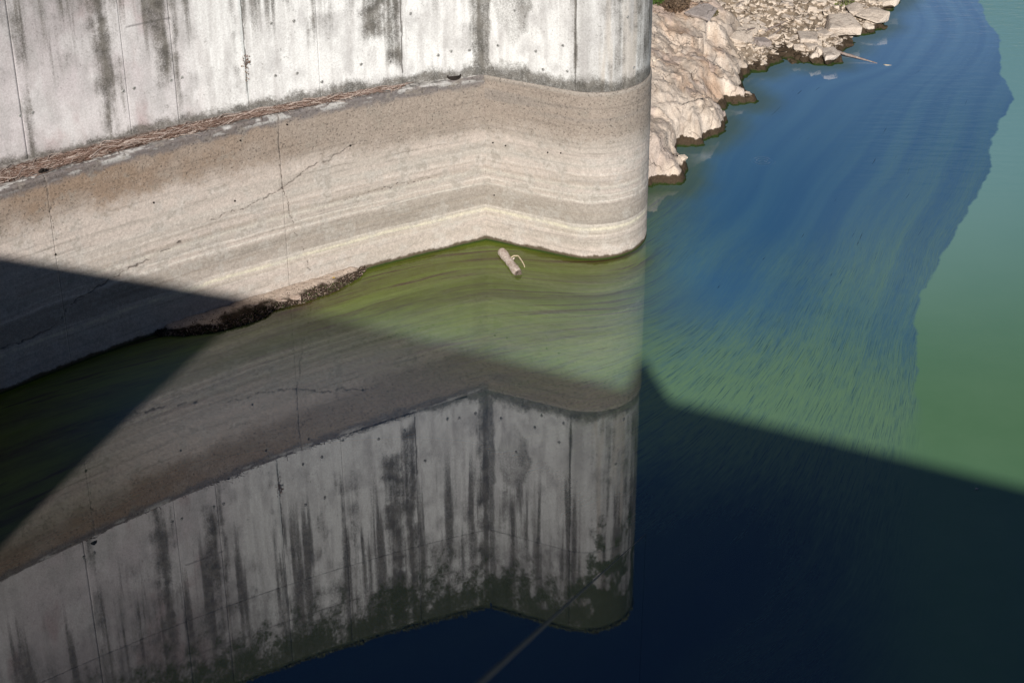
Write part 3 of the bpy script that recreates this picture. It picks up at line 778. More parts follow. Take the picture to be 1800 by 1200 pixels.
# ------------------------------------------------------------------ BANK
shore_px = [(1095,345),(1140,332),(1204,331),(1213,322),(1210,300),(1199,262),(1237,258),(1241,248),(1266,240),(1281,216),(1271,198),(1278,186),(1331,185),(1335,177),(1306,157),
            (1301,147),(1318,128),(1347,128),(1378,108),(1400,113),(1420,116),(1475,112),(1470,98),(1497,86),(1503,66),(1528,62),(1555,48),(1553,24),(1580,7),(1600,-30),(1640,-90),(1720,-200)]
sh = np.array([wat(*p)[:2] for p in shore_px])
def land_d(Q):
    q = Q + np.stack([(fbm(Q[:, 0] * 1.8, Q[:, 1] * 1.8, 101, 4) - .5) * .55, (fbm(Q[:, 0] * 1.8 + 50, Q[:, 1] * 1.8, 103, 4) - .5) * .8], 1)
    d, sg_ = polydist(q, sh)
    return d * sg_
LAND_SIGN = np.sign(land_d(np.array([wat(1220, 120)[:2]])))[0]
vfloat(water, 'shore', np.abs(polydist(Q, sh)[0]))
ob0, ob1 = wat(1310, 140)[:2], wat(1225, 20)[:2]
def land(Q):
    """height, outcrop weight, border of the facets"""
    d = land_d(Q) * LAND_SIGN
    ab = ob1 - ob0; side_ = ((Q[:, 0] - ob0[0]) * ab[1] - (Q[:, 1] - ob0[1]) * ab[0]) / np.linalg.norm(ab)
    wO = 1 - ss(-.9, 1.0, side_ + 1.6 * (fbm(Q[:, 0] * .8, Q[:, 1] * .8, 105, 3) - .5))
    wN = ss(90, 80, Q[:, 1])
    x, y = Q[:, 0], Q[:, 1]; dp = np.maximum(d, 0)
    c1 = cell(x * .55 + .3 * fbm(x, y, 3, 3), y * .38, 1); c2 = cell(x * 1.5 + .4 * fbm(x * 2, y * 2, 5, 3), y * 1.0, 2); c3 = cell(x * 3.6, y * 2.6, 3); c4 = cell(x * 7.5, y * 5.5, 4)
    zo = .85 * (1 - np.exp(-dp / .42)) + .33 * dp + (c1[2] - .5) * .5 + c1[0] * (c1[3] - .5) * .5 + c1[1] * (c1[4] - .5) * .4
    rg = 1 - np.abs(2 * fbm(x * 1.1 + .5 * y, y * .8, 131, 5, .62) - 1); zo += (c2[2] - .5) * .10 + c2[0] * (c2[3] - .5) * .26 + c2[1] * (c2[4] - .5) * .22 + c3[0] * (c3[3] - .5) * .12 + c3[1] * (c3[4] - .5) * .10 + .12 * (rg - .8) + .07 * (fbm(x * 3.2, y * 2.6, 133, 5, .65) - .5)
    zo += (c3[2] - .5) * .04 + c3[0] * (c3[3] - .5) * .06 - .05 * (1 - ss(0, .1, c2[5])) * ss(.4, .6, fbm(x, y, 8, 2))
    zo += .5 * (fbm(x * .35, y * .3, 111, 3) - .5) * ss(0, 2, dp)
    zg = .26 * (1 - np.exp(-dp / .16)) + .15 * dp + .22 * (fbm(x * .5, y * .4, 112, 3) - .5) + (c3[2] - .5) * .12 + c3[0] * (c3[3] - .5) * .14 + (c4[2] - .5) * .07 + c4[0] * (c4[3] - .5) * .08
    zz = (zo * wO + zg * (1 - wO))
    zz = zz * ss(0, .18, dp) + .03 * (fbm(x * 8, y * 8, 114, 3) - .5) * ss(0, .2, dp) - .8 * ss(0, 1.2, -d) - .06 * (d < 0)
    # smooth silt flat at the very back left
    fl = ss(71.5, 73.5, y - .25 * x) * ss(14, 11, x)
    base = .17 * dp + .5
    zz = zz * (1 - .85 * fl) + base * .85 * fl
    return zz, wO, fl, d, c3, c2
gx = np.concatenate([np.arange(1.5, 20, .055), np.arange(20, 60, 1.0)]); gy = np.concatenate([np.arange(50.0, 84, .07), np.arange(84, 200, 2.0)])
BX, BY = np.meshgrid(gx, gy, indexing='ij'); QB = np.stack([BX.ravel(), BY.ravel()], 1)
zz, wO, fl, dB, c3, c2 = land(QB)
zz = zz + .5 * 0
x, y = QB[:, 0], QB[:, 1]
pal = np.ones((len(x), 3)) * A([.66, .56, .465])
f1 = fbm(x * .7, y * .5, 120, 4); f2 = fbm(x * 1.7, y * 1.3, 122, 4)
pal = mix(pal, A([.50, .34, .235]), wO * .85 * ss(.40, .58, f1 * .6 + f2 * .4) * ss(57.5, 62, y))
pal = mix(pal, A([.52, .44, .40]), .6 * ss(.56, .68, f2))
pal = mix(pal, A([.64, .575, .505]), .6 * ss(.5, .62, fbm(x * 1.2, y, 126, 3)))
pal = mix(pal, A([.27, .215, .155]), (1 - wO) * (1 - fl) * .9)  # soil tone of the gravel, set darker to stand in for shadows between stones
pal = mix(pal, A([.62, .52, .42]), fl)
pal = pal * (.82 + .32 * c3[2])[:, None]
gap = (1 - wO) * (1 - fl) * (1 - ss(.0, .14, c3[5]))
pal = mix(pal, A([.20, .15, .10]), gap * .55)
FB = gridfaces(len(gx), len(gy))
kk = (zz > -.75)[FB].any(1)
bank = mesh('rocky_bank', np.stack([x, y, zz], 1), FB[kk], MAT_BANK)
vcol(bank, np.clip(pal, .02, .8)); tag(bank, kind='structure')
try:
    bank.data.polygons.foreach_set('use_smooth', np.ones(len(bank.data.polygons), dtype=bool))
except Exception: pass
def on_bank(px, py):
    """point of the bank under a sight line"""
    d = ray(px, py); t = np.linspace(45 , 85, 1600); Pq = CAM + d[None] * t[:, None]
    z = land(Pq[:, :2])[0]
    i = np.where(Pq[:, 2] < np.maximum(z, 0))[0]
    i = i[0] if len(i) else -1
    return Pq[i]

# ------------------------------------------------------------------ ROCKS
def rock_mesh(name, seed, flat=.45, n=16, mat=MAT_ROCK, elong=1.0):
    r = random.Random(seed); bm = bmesh.new()
    for _ in range(n):
        v = Vector((r.uniform(-1, 1), r.uniform(-1, 1), r.uniform(-1, 1)))
        v = Vector([math.copysign(abs(c) ** .55, c) for c in v])
        if v.length > 1.35: v = v.normalized() * 1.35
        bm.verts.new((v.x * .5 * elong, v.y * .5, v.z * .5 * flat))
    res = bmesh.ops.convex_hull(bm, input=bm.verts)
    bmesh.ops.delete(bm, geom=[g for g in res['geom_interior'] if isinstance(g, bmesh.types.BMVert)], context='VERTS')
    for v in [v for v in bm.verts if not v.link_faces]: bm.verts.remove(v)
    bmesh.ops.bevel(bm, geom=list(bm.edges), offset=.035, segments=1, affect='EDGES', clamp_overlap=True)
    bmesh.ops.recalc_face_normals(bm, faces=bm.faces)
    me = bpy.data.meshes.new(name); bm.to_mesh(me); bm.free(); me.materials.append(mat)
    return me
def put_rock(me, px, py, wpx, rz, name='rock', label=None, group=None, tilt=(0, 0), sc=(1, 1, 1), sink=.12, at=None):
    p = on_bank(px, py) if at is None else at
    size = wpx / FPX * np.linalg.norm(p - CAM)
    o = bpy.data.objects.new(name, me); link(o)
    o.location = (p[0], p[1], max(p[2], 0) + size * sink); o.scale = (size * sc[0], size * sc[1], size * sc[2])
    o.rotation_euler = (tilt[0], tilt[1], rz)
    return tag(o, label, 'rock', group)
named = [
 (1336, 78, 30, .5, .55, 'large pale grey block with a flat top standing alone on the bank', MAT_GREYROCK, (.1, .12), 3),
 (1232, 27, 46, -.5, .22, 'flat grey-pink slab lying near the top of the orange outcrop', MAT_GREYROCK, (.12, .1), 4),
 (1302, 70, 40, -.6, .25, 'long tilted slab with a dark shadow under its lower edge, left of the grey block', MAT_ROCK, (.2, .15), 5),
 (1316, 57, 34, -.3, .25, 'pale flat slab just above the grey block on the bank', MAT_ROCK, (.1, .1), 6),
 (1478, 50, 62, .1, .30, 'widest flat pale slab near the water on the far bank', MAT_ROCK, (.1, .04), 7),
 (1534, 34, 46, -.7, .38, 'streaked slab dipping into the water at the tip of the bank', MAT_ROCK, (.2, .2), 8),
 (1527, 50, 20, .3, .6, 'small triangular rock between the streaked slab and the water', MAT_ROCK, (.1, .1), 9),
 (1560, 4, 36, .1, .35, 'flat slab overhanging the water at the top edge of the photograph', MAT_ROCK, (.1, .0), 10),
 (1459, 104, 32, .15, .75, 'squarish pale boulder with a wet brown foot at the shore', MAT_ROCK, (.05, .05), 11),
 (1441, 94, 18, .9, .9, 'pointed stone leaning behind the squarish shore boulder', MAT_ROCK, (.5, .2), 12),
 (1432, 103, 17, 1.3, 1.0, 'upright shard of rock touching the left of the shore boulder', MAT_ROCK, (.7, .2), 13),
 (1421, 104, 12, 1.0, .8, 'narrow pale shard second left of the shore boulder', MAT_ROCK, (.6, .2), 14),
 (1414, 106, 14, .9, .7, 'leftmost of the shards standing in the water by the shore boulder', MAT_ROCK, (.6, .1), 15),
 (1425, 85, 26, .2, .35, 'rounded oblong white stone just above the shards at the shore', MAT_ROCK, (.1, .05), 16),
 (1405, 86, 20, .0, .4, 'pale stone left of the oblong white stone above the shards', MAT_ROCK, (.1, .05), 17),
 (1372, 97, 20, -.4, .4, 'pale stone at the inner corner of the little bay', MAT_ROCK, (.1, .1), 18),
 (1491, 79, 16, .2, .4, 'small flat stone at the water above the grey stick', MAT_ROCK, (.05, .05), 19),
 (1447, 60, 30, .6, .3, 'pale slab left of the widest flat slab on the bank', MAT_ROCK, (.1, .0), 20),
 (1420, 70, 36, -.1, .25, 'thin pale slab above the oblong white stone', MAT_ROCK, (.1, .0), 21),
 (1500, 20, 34, .4, .3, 'pale slab left of the overhanging slab at the top of the bank', MAT_ROCK, (.15, .05), 22),
]
for px, py, wp, rz, fl_, lab, mt, tl, sd in named:
    put_rock(rock_mesh('rock', 200 + sd, fl_, 18, mt), px, py, wp * 1.1, rz, 'rock', lab, None, tl)
put_rock(rock_mesh('rock', 333, .6, 14, MAT_WETROCK), 1396, 110, 17, .5, 'rock', 'small dark wet rock standing alone in the water of the little bay', None, (.1, .3), sink=-.05)
put_rock(rock_mesh('rock', 334, .5, 14, MAT_WETROCK), 1388, 104, 13, .1, 'rock', 'low dark wet rock between the bay shore and the lone wet rock', None, (.1, .1), sink=-.05)
protos_f = [(.22, .3, .4, .55)[i % 4] for i in range(14)]; protos_e = [(1, 1.3, 1.7)[i % 3] for i in range(14)]
protos = [rock_mesh('stone', 400 + i, protos_f[i], 13, MAT_ROCK, protos_e[i]) for i in range(14)]
cnt = 0; rr = random.Random(5)
cand = []
while cnt < 270:
    px = rr.uniform(1235, 1575); py = rr.uniform(-8, 128)
    p = wat(px, py)
    zq, wq, fq, dq, _, _ = land(np.array([p[:2]]))
    if dq[0] < .15 or fq[0] > .4 or (wq[0] > .5 and rr.random() > .12): continue
    sz = rr.choice([8, 9, 10, 11, 12, 14, 16, 20]) if py > 25 else rr.choice([7, 8, 9, 10, 12])
    P_ = np.array([p[0], p[1], zq[0]])
    k_ = rr.randrange(14); col_ = 'left, beside the outcrop' if px < 1330 else 'middle of the bank' if px < 1450 else 'right end of the bank'
    row_ = 'upper rubble' if py < 35 else 'middle rubble' if py < 75 else 'lower rubble near the water'
    lab_ = ('small' if sz < 11 else 'medium') + (' chunky' if protos_f[k_] > .35 else ' flat') + (' elongated' if protos_e[k_] > 1.1 else ' angular') + ' stone in the ' + row_ + ', ' + col_
    put_rock(protos[k_], 0, 0, sz, rr.uniform(0, 6.28), 'stone', lab_, 'stones in the rubble of the far bank',
             (rr.uniform(-.35, .35), rr.uniform(-.35, .35)), (1, rr.uniform(.6, 1), rr.uniform(.8, 1.2)), .10, P_)
    cnt += 1
# small rubble, uncountable
def hull_data(seed):
    me = rock_mesh('tmp', seed, .5, 8); v = np.array([x.co[:] for x in me.vertices]); f = []
    for p in me.polygons:
        q = list(p.vertices)
        for k in range(1, len(q) - 1): f.append((q[0], q[k], q[k+1]))
    bpy.data.meshes.remove(me); return v, np.array(f)
def simple_hull(seed):
    r = random.Random(seed); bm = bmesh.new()
    for _ in range(9): bm.verts.new((r.uniform(-.5, .5), r.uniform(-.5, .5), r.uniform(-.25, .25)))
    res = bmesh.ops.convex_hull(bm, input=bm.verts)
    for v in [v for v in bm.verts if not v.link_faces]: bm.verts.remove(v)
    bmesh.ops.triangulate(bm, faces=bm.faces); bmesh.ops.recalc_face_normals(bm, faces=bm.faces); bm.verts.index_update()
    v = np.array([x.co[:] for x in bm.verts]); f = np.array([[q.index for q in p.verts] for p in bm.faces]); bm.free(); return v, f
hulls = [simple_hull(700 + i) for i in range(12)]
pts = np.stack([RNG.uniform(4, 19, 26000), RNG.uniform(55, 83, 26000)], 1)
lz = land(pts); ok = (lz[3] > .02) & (lz[2] < .35) & ((lz[1] < .45) | (RNG.random(len(pts)) < .03))
pts = pts[ok]; pz = lz[0][ok]
V, F, nV = [], [], 0
for (px_, py_), z_ in list(zip(pts, pz))[:15000]:
    v, f = hulls[RNG.integers(12)]; s_ = .07 + .22 * RNG.random() ** 2
    a = RNG.random() * 6.28; t = (RNG.random() - .5) * .9; ca, sa = math.cos(a), math.sin(a)
    w_ = v * s_ * A([1, .7 + .6 * RNG.random(), .9]); w_[:, 2] += w_[:, 0] * t
    V.append(np.stack([w_[:, 0] * ca - w_[:, 1] * sa + px_, w_[:, 0] * sa + w_[:, 1] * ca + py_, w_[:, 2] + z_ + s_ * .12], 1)); F.append(f + nV); nV += len(v)
rub = mesh('rubble', np.concatenate(V), np.concatenate(F), MAT_ROCK, None, False)
tag(rub, 'pale stone chips filling the gaps between larger stones of the bank', 'rubble', None, 'stuff')

# ------------------------------------------------------------------ tubes: sticks, twigs, branches
def tube(pts, rads, K=8, cap=True, jit=.0, seed=0):
    pts = [Vector(tuple(map(float, p))) for p in pts]; r = random.Random(seed); V = []; F = []
    for i, p in enumerate(pts):
        t = (pts[min(i+1, len(pts)-1)] - pts[max(i-1, 0)]).normalized()
        a = t.cross(Vector((0, 0, 1))); a = a.normalized() if a.length > .05 else Vector((1, 0, 0)); b = a.cross(t).normalized()
        for k in range(K):
            an = 2 * math.pi * k / K; rr_ = rads[i] * (1 + jit * r.uniform(-1, 1)); V.append(tuple(p + (a * math.cos(an) + b * math.sin(an)) * rr_))
    for i in range(len(pts) - 1):
        for k in range(K): F.append((i*K + k, i*K + (k+1) % K, (i+1)*K + (k+1) % K, (i+1)*K + k))
    if cap: F += [tuple(range(K))[::-1], tuple(range((len(pts)-1)*K, len(pts)*K))]
    return V, F
def sub(pts, n):
    pts = [np.array(p, float) for p in pts]; out = []
    L = arclen(np.array(pts)); 
    for t in np.linspace(0, L[-1], n): out.append([np.interp(t, L, [p[i] for p in pts]) for i in range(3)])
    return out
# floating log
la, lb_ = wat(881, 441, .06), wat(911, 481, .05)
log = empty('driftwood_log', tuple((la + lb_) / 2)); tag(log, 'short bleached log floating in green scum at the wall corner', 'log')
linv = Matrix.Translation(-Vector(tuple((la + lb_) / 2)))
lp = sub([la, lb_], 26); rs = []
for i in range(26):
    t = i / 25; rs.append(.122 + .012 * math.sin(t * 9) + (.012 if .45 < t < .6 else 0) - (.02 if t > .93 else 0) - (.03 if t < .04 else 0))
V, F = tube(lp, rs, 18, False, .05, 3); o = mesh('trunk', V, F, MAT_LOG, log); o.matrix_parent_inverse = linv
for end, idx, sgn in ((lp[0], 0, -1), (lp[-1], 25, 1)):
    ring_ = V[idx*18:(idx+1)*18]; c = np.mean(ring_, 0); axis = (lb_ - la) / np.linalg.norm(lb_ - la)
    Vc = list(ring_) + [tuple(c * .35 + np.array(p) * .65 + axis * sgn * .015 * random.uniform(-.5, 1.5)) for p in ring_] + [tuple(c - axis * sgn * .04)]
    Fc = []
    for k in range(18): Fc += [(k, (k+1) % 18, 18 + (k+1) % 18, 18 + k), (18 + k, 18 + (k+1) % 18, 36)]
    o = mesh('cut_end', Vc, Fc, MAT_LOGEND, log, False); o.matrix_parent_inverse = linv
bp = [wat(897, 454, .10), wat(903, 449.5, .16), wat(911, 449.5, .18), wat(917, 458, .13), wat(921.5, 466, .05), wat(922.5, 471, -.02)]
V, F = tube(sub(bp, 20), list(np.linspace(.024, .013, 20)), 8, True, .1, 5); o = mesh('branch', V, F, MAT_BRANCH, log); o.matrix_parent_inverse = linv
kp = wat(900, 456, .09)
V, F = tube([kp + A([0, 0, -.04]), kp + A([.05, -.02, .05]), kp + A([.08, -.05, .07])], [.03, .022, .01], 8, True, .2, 6); o = mesh('knot_stub', V, F, MAT_LOG, log); o.matrix_parent_inverse = linv

# dead branch reaching from the bank over the water
sp_ = [wat(1459, 87, .22), wat(1478, 93, .2), wat(1498, 99, .12), wat(1520, 105, .06), wat(1542, 111.5, .01)]
V, F = tube(sub(sp_, 30), list(np.interp(np.linspace(0, 1, 30), [0, .4, 1], [.055, .05, .012])), 8, True, .18, 8)
stick = mesh('dead_branch', V, F, MAT_STICK); tag(stick, 'tapering grey dead branch reaching from the bank into blue water', 'branch')
V, F = tube([wat(1553, 113.5, .005), wat(1558, 114.5, .012), wat(1567, 115, .0)], [.01, .022, .008], 6); o = mesh('twig', V, F, MAT_BRANCH)
tag(o, 'tiny pale twig floating just past the tip of the dead branch', 'twig')
for (a, b, lab) in [((1298,60),(1336,52),'thin brown driftwood stick lying across the rubble above the grey block'), ((1345,58),(1384,40),'curved dark driftwood stick among the stones right of the grey block'),
                    ((1357,66),(1377,50),'short straight dark stick near the curved driftwood stick'), ((1300,8),(1322,4),'small dry stick at the upper edge of the rubble')]:
    pa, pb = on_bank(*a), on_bank(*b); mid_ = (pa + pb) / 2 + A([.05, 0, .05])
    V, F = tube(sub([pa + A([0, 0, .06]), mid_ + A([0, 0, .06]), pb + A([0, 0, .07])], 12), list(np.linspace(.04, .02, 12)), 6, True, .2, 9)
    o = mesh('driftwood_stick', V, F, MAT_STICK); tag(o, lab, 'stick')

# twig mats ---------------------------------------------------------
def twig_mat_obj(name, gen, count, label, cat):
    V, F, Cc, n = [], [], [], 0
    for _ in range(count):
        p, dr, L, r, col, lift = gen()
        dr = dr / np.linalg.norm(dr); sd_ = np.cross(dr, [0, 0, 1]); sd_ /= np.linalg.norm(sd_) + 1e-9; upd = np.cross(sd_, dr)
        bend = sd_ * RNG.normal() * L * .12
        a = p - dr * L / 2; b = p + bend + A([0, 0, abs(RNG.normal()) * .01]); c = p + dr * L / 2 + A([0, 0, lift])
        for q, rr_ in ((a, r), (b, r * 1.1), (c, r * .6)):
            for k in range(3):
                an = 2.094 * k; V.append(q + (sd_ * math.cos(an) + upd * math.sin(an)) * rr_); Cc.append(col)
        for i in (0, 1):
            for k in range(3): F.append((n + i*3 + k, n + i*3 + (k+1) % 3, n + (i+1)*3 + (k+1) % 3, n + (i+1)*3 + k))
        n += 9
    o = mesh(name, np.array(V), np.array(F), MAT_TWIG, None, False); vcol(o, np.array(Cc)); tag(o, label, cat, None, 'stuff'); return o
def gen_ledge():
    s_ = -3.2 - 15.5 * RNG.random() ** .9 if RNG.random() < .95 else -2.4 - 2 * RNG.random()
    wd = np.clip((-s_ - 2.5) / 4, .12, 1) * (.35 + 1.0 * vnoise(np.array(s_ * 1.4), np.array(3.0), 2))
    x, y, nx, ny = path(np.array([s_]), 'L'); ou = float(off_up(np.array([s_]), 'L')[0])
    q = np.clip(.52 + RNG.normal() * .155 * wd, .08, .95); o_ = q * ou
    z = float(ztop(np.array([s_]), 'L')[0]) + .035 + .05 * RNG.random() * (1 - abs(q - .5))
    t = A([ny[0], -nx[0], 0]); a = RNG.normal() * (.25 if RNG.random() < .55 else .9)
    dr = t * math.cos(a) + A([nx[0], ny[0], 0]) * math.sin(a)
    r0 = RNG.random()
    col = A([.10, .060, .044]) if r0 < .42 else A([.20, .145, .115]) if r0 < .62 else A([.10, .05, .035]) if r0 < .8 else A([.24, .17, .14]) if r0 < .94 else A([.48, .40, .35])
    L = RNG.uniform(.03, .26) if r0 < .8 else RNG.uniform(.2, .7)
    return A([x[0] + nx[0] * o_, y[0] + ny[0] * o_, z]), dr, L, RNG.uniform(.004, .011), col * RNG.uniform(.7, 1.4), RNG.random() * .02
twig_mat_obj('twig_litter', gen_ledge, 12500, 'reddish-brown mat of twigs and needles lying along the wall ledge', 'twigs')
stk_mat = flat_mat('bleached_stick', (.44, .37, .33), (.26, .19, .16), 30)
r5 = random.Random(21)
ORD = 'leftmost second third fourth fifth sixth seventh eighth ninth tenth eleventh twelfth thirteenth fourteenth fifteenth sixteenth rightmost'.split()
for i in range(17):
    s0 = -15.4 + 11.6 * i / 16 + r5.uniform(-.25, .25); L = r5.uniform(.6, 1.7); P3 = []
    q0 = r5.uniform(.3, .75)
    for k in range(8):
        s_ = s0 + L * k / 7; x, y, nx, ny = path(np.array([s_]), 'L'); ou = float(off_up(np.array([s_]), 'L')[0])
        q = min(.9, max(.12, q0 + .13 * math.sin(k * .9 + i) + .02 * k)); P3.append((x[0] + nx[0] * q * ou, y[0] + ny[0] * q * ou, float(ztop(np.array([s_]), 'L')[0]) + .10 + .02 * math.sin(k + i)))
    V, F = tube(P3, list(np.linspace(r5.uniform(.014, .022), .006, 8)), 6); o = mesh('bleached_stick', V, F, stk_mat)
    tag(o, (ORD[i] if i in (0, 16) else ORD[i] + ' from the left') + ' of the bleached sticks in the ledge twig mat', 'stick', 'bleached sticks in the twig mat on the ledge')
st_px = (700, 146)
s0, _ = hit_s(726, 144, 'L'); P3 = []
for k in range(6):
    s_ = s0 - 1.0 + k * .2; x, y, nx, ny = path(np.array([s_]), 'L'); ou = float(off_up(np.array([s_]), 'L')[0]); P3.append((x[0] + nx[0] * ou * (.4 + .06 * k), y[0] + ny[0] * ou * (.4 + .06 * k), 5.2 + .027 * -s_ + .09))
V, F = tube(P3, [.02, .024, .024, .022, .018, .01], 6); o = mesh('bleached_stick', V, F, stk_mat); tag(o, 'thickest bleached stick at the right end of the twig mat on the ledge', 'stick')

# debris shelf at the foot of the wall -------------------------------
foot_s0, foot_s1 = hit_s(275, 590, 'L', False)[0], hit_s(640, 474, 'L', False)[0]
def shelf_w(s_):
    t = (s_ - foot_s0) / (foot_s1 - foot_s0)
    return np.interp(t, [0, .08, .2, .35, .45, .5, .65, .8, .95, 1], [.02, .42, .74, .86, .80, .62, .70, .62, .30, .02])
u = np.linspace(foot_s0, foot_s1, 190); v = np.linspace(-.1, 1.25, 34); Us, Vs = np.meshgrid(u, v, indexing='ij'); us, vs = Us.ravel(), Vs.ravel()
x, y, nx, ny = path(us, 'L'); wd = shelf_w(us) * (.85 + .4 * fbm(us * 2.5, vs * 0, 140, 4))
o_ = -vs * wd
prof = np.interp(vs, [-.1, 0, .25, .7, 1, 1.25], [.22, .20, .20, .13, .01, -.35])
tS = (us - foot_s0) / (foot_s1 - foot_s0)
z = prof * (.7 + .6 * fbm(us * 1.2, vs * 1.5, 141, 3)) * ss(0, .06, tS) * ss(1, .94, tS) + .06 * (fbm(us * 9, o_ * 9, 142, 3) - .5)
rim = ss(.48, .68, vs + .7 * (fbm(us * 2.4, vs * 2, 143, 4) - .5) + .15 * (fbm(us * 14, o_ * 14, 144, 2) - .5))
c = mix(np.ones((len(us), 3)) * A([.46, .375, .31]), A([.045, .032, .022]), rim)
c = mix(c, A([.04, .03, .02]), (1 - ss(.0, .10, vs + .05)) * .8)
c = mix(c, A([.03, .055, .008]), 1 - ss(.0, .05, z))
shelf = mesh('sediment_shelf', np.stack([x + nx * o_, y + ny * o_, z], 1), gridfaces(190, 34), MAT_LOW); vcol(shelf, c); vfloat(shelf, 'speck', 1 + 0 * us)
tag(shelf, 'narrow crusted sediment shelf at the waterline along the foot of the wall', 'sediment shelf')
def gen_foot():
    t = RNG.random() ** 1.0; s_ = foot_s0 + (foot_s1 - foot_s0) * t
    x, y, nx, ny = path(np.array([s_]), 'L'); wv = float(shelf_w(s_))
    q = np.clip(.80 + RNG.normal() * .20, .3, 1.12); o_ = -q * wv
    z = .02 + .13 * (1 - q) + .04 * RNG.random()
    a = RNG.uniform(0, 6.28); r0 = RNG.random()
    col = A([.04, .028, .02]) if r0 < .45 else A([.085, .06, .04]) if r0 < .75 else A([.34, .26, .21]) if r0 < .93 else A([.05, .09, .02])
    return A([x[0] + nx[0] * o_, y[0] + ny[0] * o_, z]), A([math.cos(a), math.sin(a), RNG.normal() * .35]), RNG.uniform(.03, .16), RNG.uniform(.005, .016), col, RNG.random() * .05
twig_mat_obj('debris_crust', gen_foot, 7500, 'dark crust of mud, twigs and shells caught on the sediment shelf', 'debris')
for px, py, wp, rz, fl_, lab, mt, sd in [(447, 540, 20, .6, .8, 'pinkish angular stone with a wet dark side at the wall foot', MAT_ROCK, 31), (494, 528, 26, .25, .25, 'flat pale stone with white streaks at the wall foot', MAT_ROCK, 32),
                                 (519, 524, 26, .1, .35, 'rounded flat brown stone at the end of the dark crust by the wall', MAT_GREYROCK, 33), (470, 537, 16, -.2, .6, 'small dark wet stone between the pinkish stone and the flat pale stone', MAT_WETROCK, 34)]:
    P_ = wat(px, py, .10); put_rock(rock_mesh('stone', 800 + sd, fl_, 15, MAT_LOGEND if mt is MAT_WETROCK else flat_mat('foot_stone', (.42, .33, .28), (.3, .23, .18), 12)), 0, 0, wp * .95, rz, 'stone', lab, None, (.08, .1), (1, .5, .8), .05, P_)
# fallen concrete flake leaning on the foot of the wall
pa, pb, pc_, pd = wat(500, 512, .26), wat(580, 487, .24), wat(575, 497, .05), wat(505, 522, .05)
yl = wat(586, 488.5, .22); V = [yl + A(q) for q in [(-.05, 0, 0), (0, -.03, .015), (.06, .01, .0), (0, .03, .02)]]
o = mesh('leaf', V, [(0, 1, 2, 3)], flat_mat('yellow_leaf', (.65, .42, .04), None, 10)); tag(o, 'single yellow leaf lying on the crust at the foot of the wall', 'leaf')

# small weed in the wall joint ---------------------------------------
s_, z_ = hit_s(430, 112); x, y, nx, ny = path(np.array([s_]), 'L'); ou = float(off_up(np.array([s_]), 'L')[0])
wb = A([x[0] + nx[0] * (ou - .01), y[0] + ny[0] * (ou - .01), z_]); tdir = A([ny[0], -nx[0], 0]); ndir = A([-nx[0], -ny[0], 0])
weed = empty('dry_weed', tuple(wb)); tag(weed, 'tiny dry reddish weed growing out of the wall joint above the ledge', 'weed')
winv = Matrix.Translation(-Vector(tuple(wb)))
V, F, n = [], [], 0; r6 = random.Random(4)
for i in range(16):
    a = r6.uniform(-1.2, 1.2); L = r6.uniform(.08, .24)
    pe = wb + tdir * math.sin(a) * L * .7 + A([0, 0, math.cos(a) * L]) + ndir * r6.uniform(.03, .12)
    v, f = tube([wb - A([0, 0, .1]), (wb + pe) / 2 + ndir * .03, pe], [.006, .005, .003], 4); V += v; F += [tuple(k + n for k in q) for q in f]; n = len(V)
o = mesh('stem', V, F, MAT_STICK, weed, False); o.matrix_parent_inverse = winv
V, F = [], []
for i in range(70):
    a = r6.uniform(-1.3, 1.3); L = abs(r6.gauss(0, .13)); c = wb + tdir * r6.uniform(-.12, .12) * (1 if i < 45 else .3) + A([0, 0, r6.uniform(-.05, .26) if i < 45 else r6.uniform(-.45, -.05)]) + ndir * r6.uniform(.01, .12)
    t1 = A([r6.uniform(-1, 1) for _ in range(3)]); t1 /= np.linalg.norm(t1); t2 = np.cross(t1, [r6.uniform(-1, 1) for _ in range(3)]); t2 /= np.linalg.norm(t2); n = len(V)
    V += [c - t1 * .025, c + t2 * .012, c + t1 * .025, c - t2 * .012]; F.append((n, n+1, n+2, n+3))
o = mesh('leaves', V, F, flat_mat('rusty_leaves', (.30, .11, .06), (.12, .10, .03), 20), weed, False); o.matrix_parent_inverse = winv; o['kind'] = 'stuff'

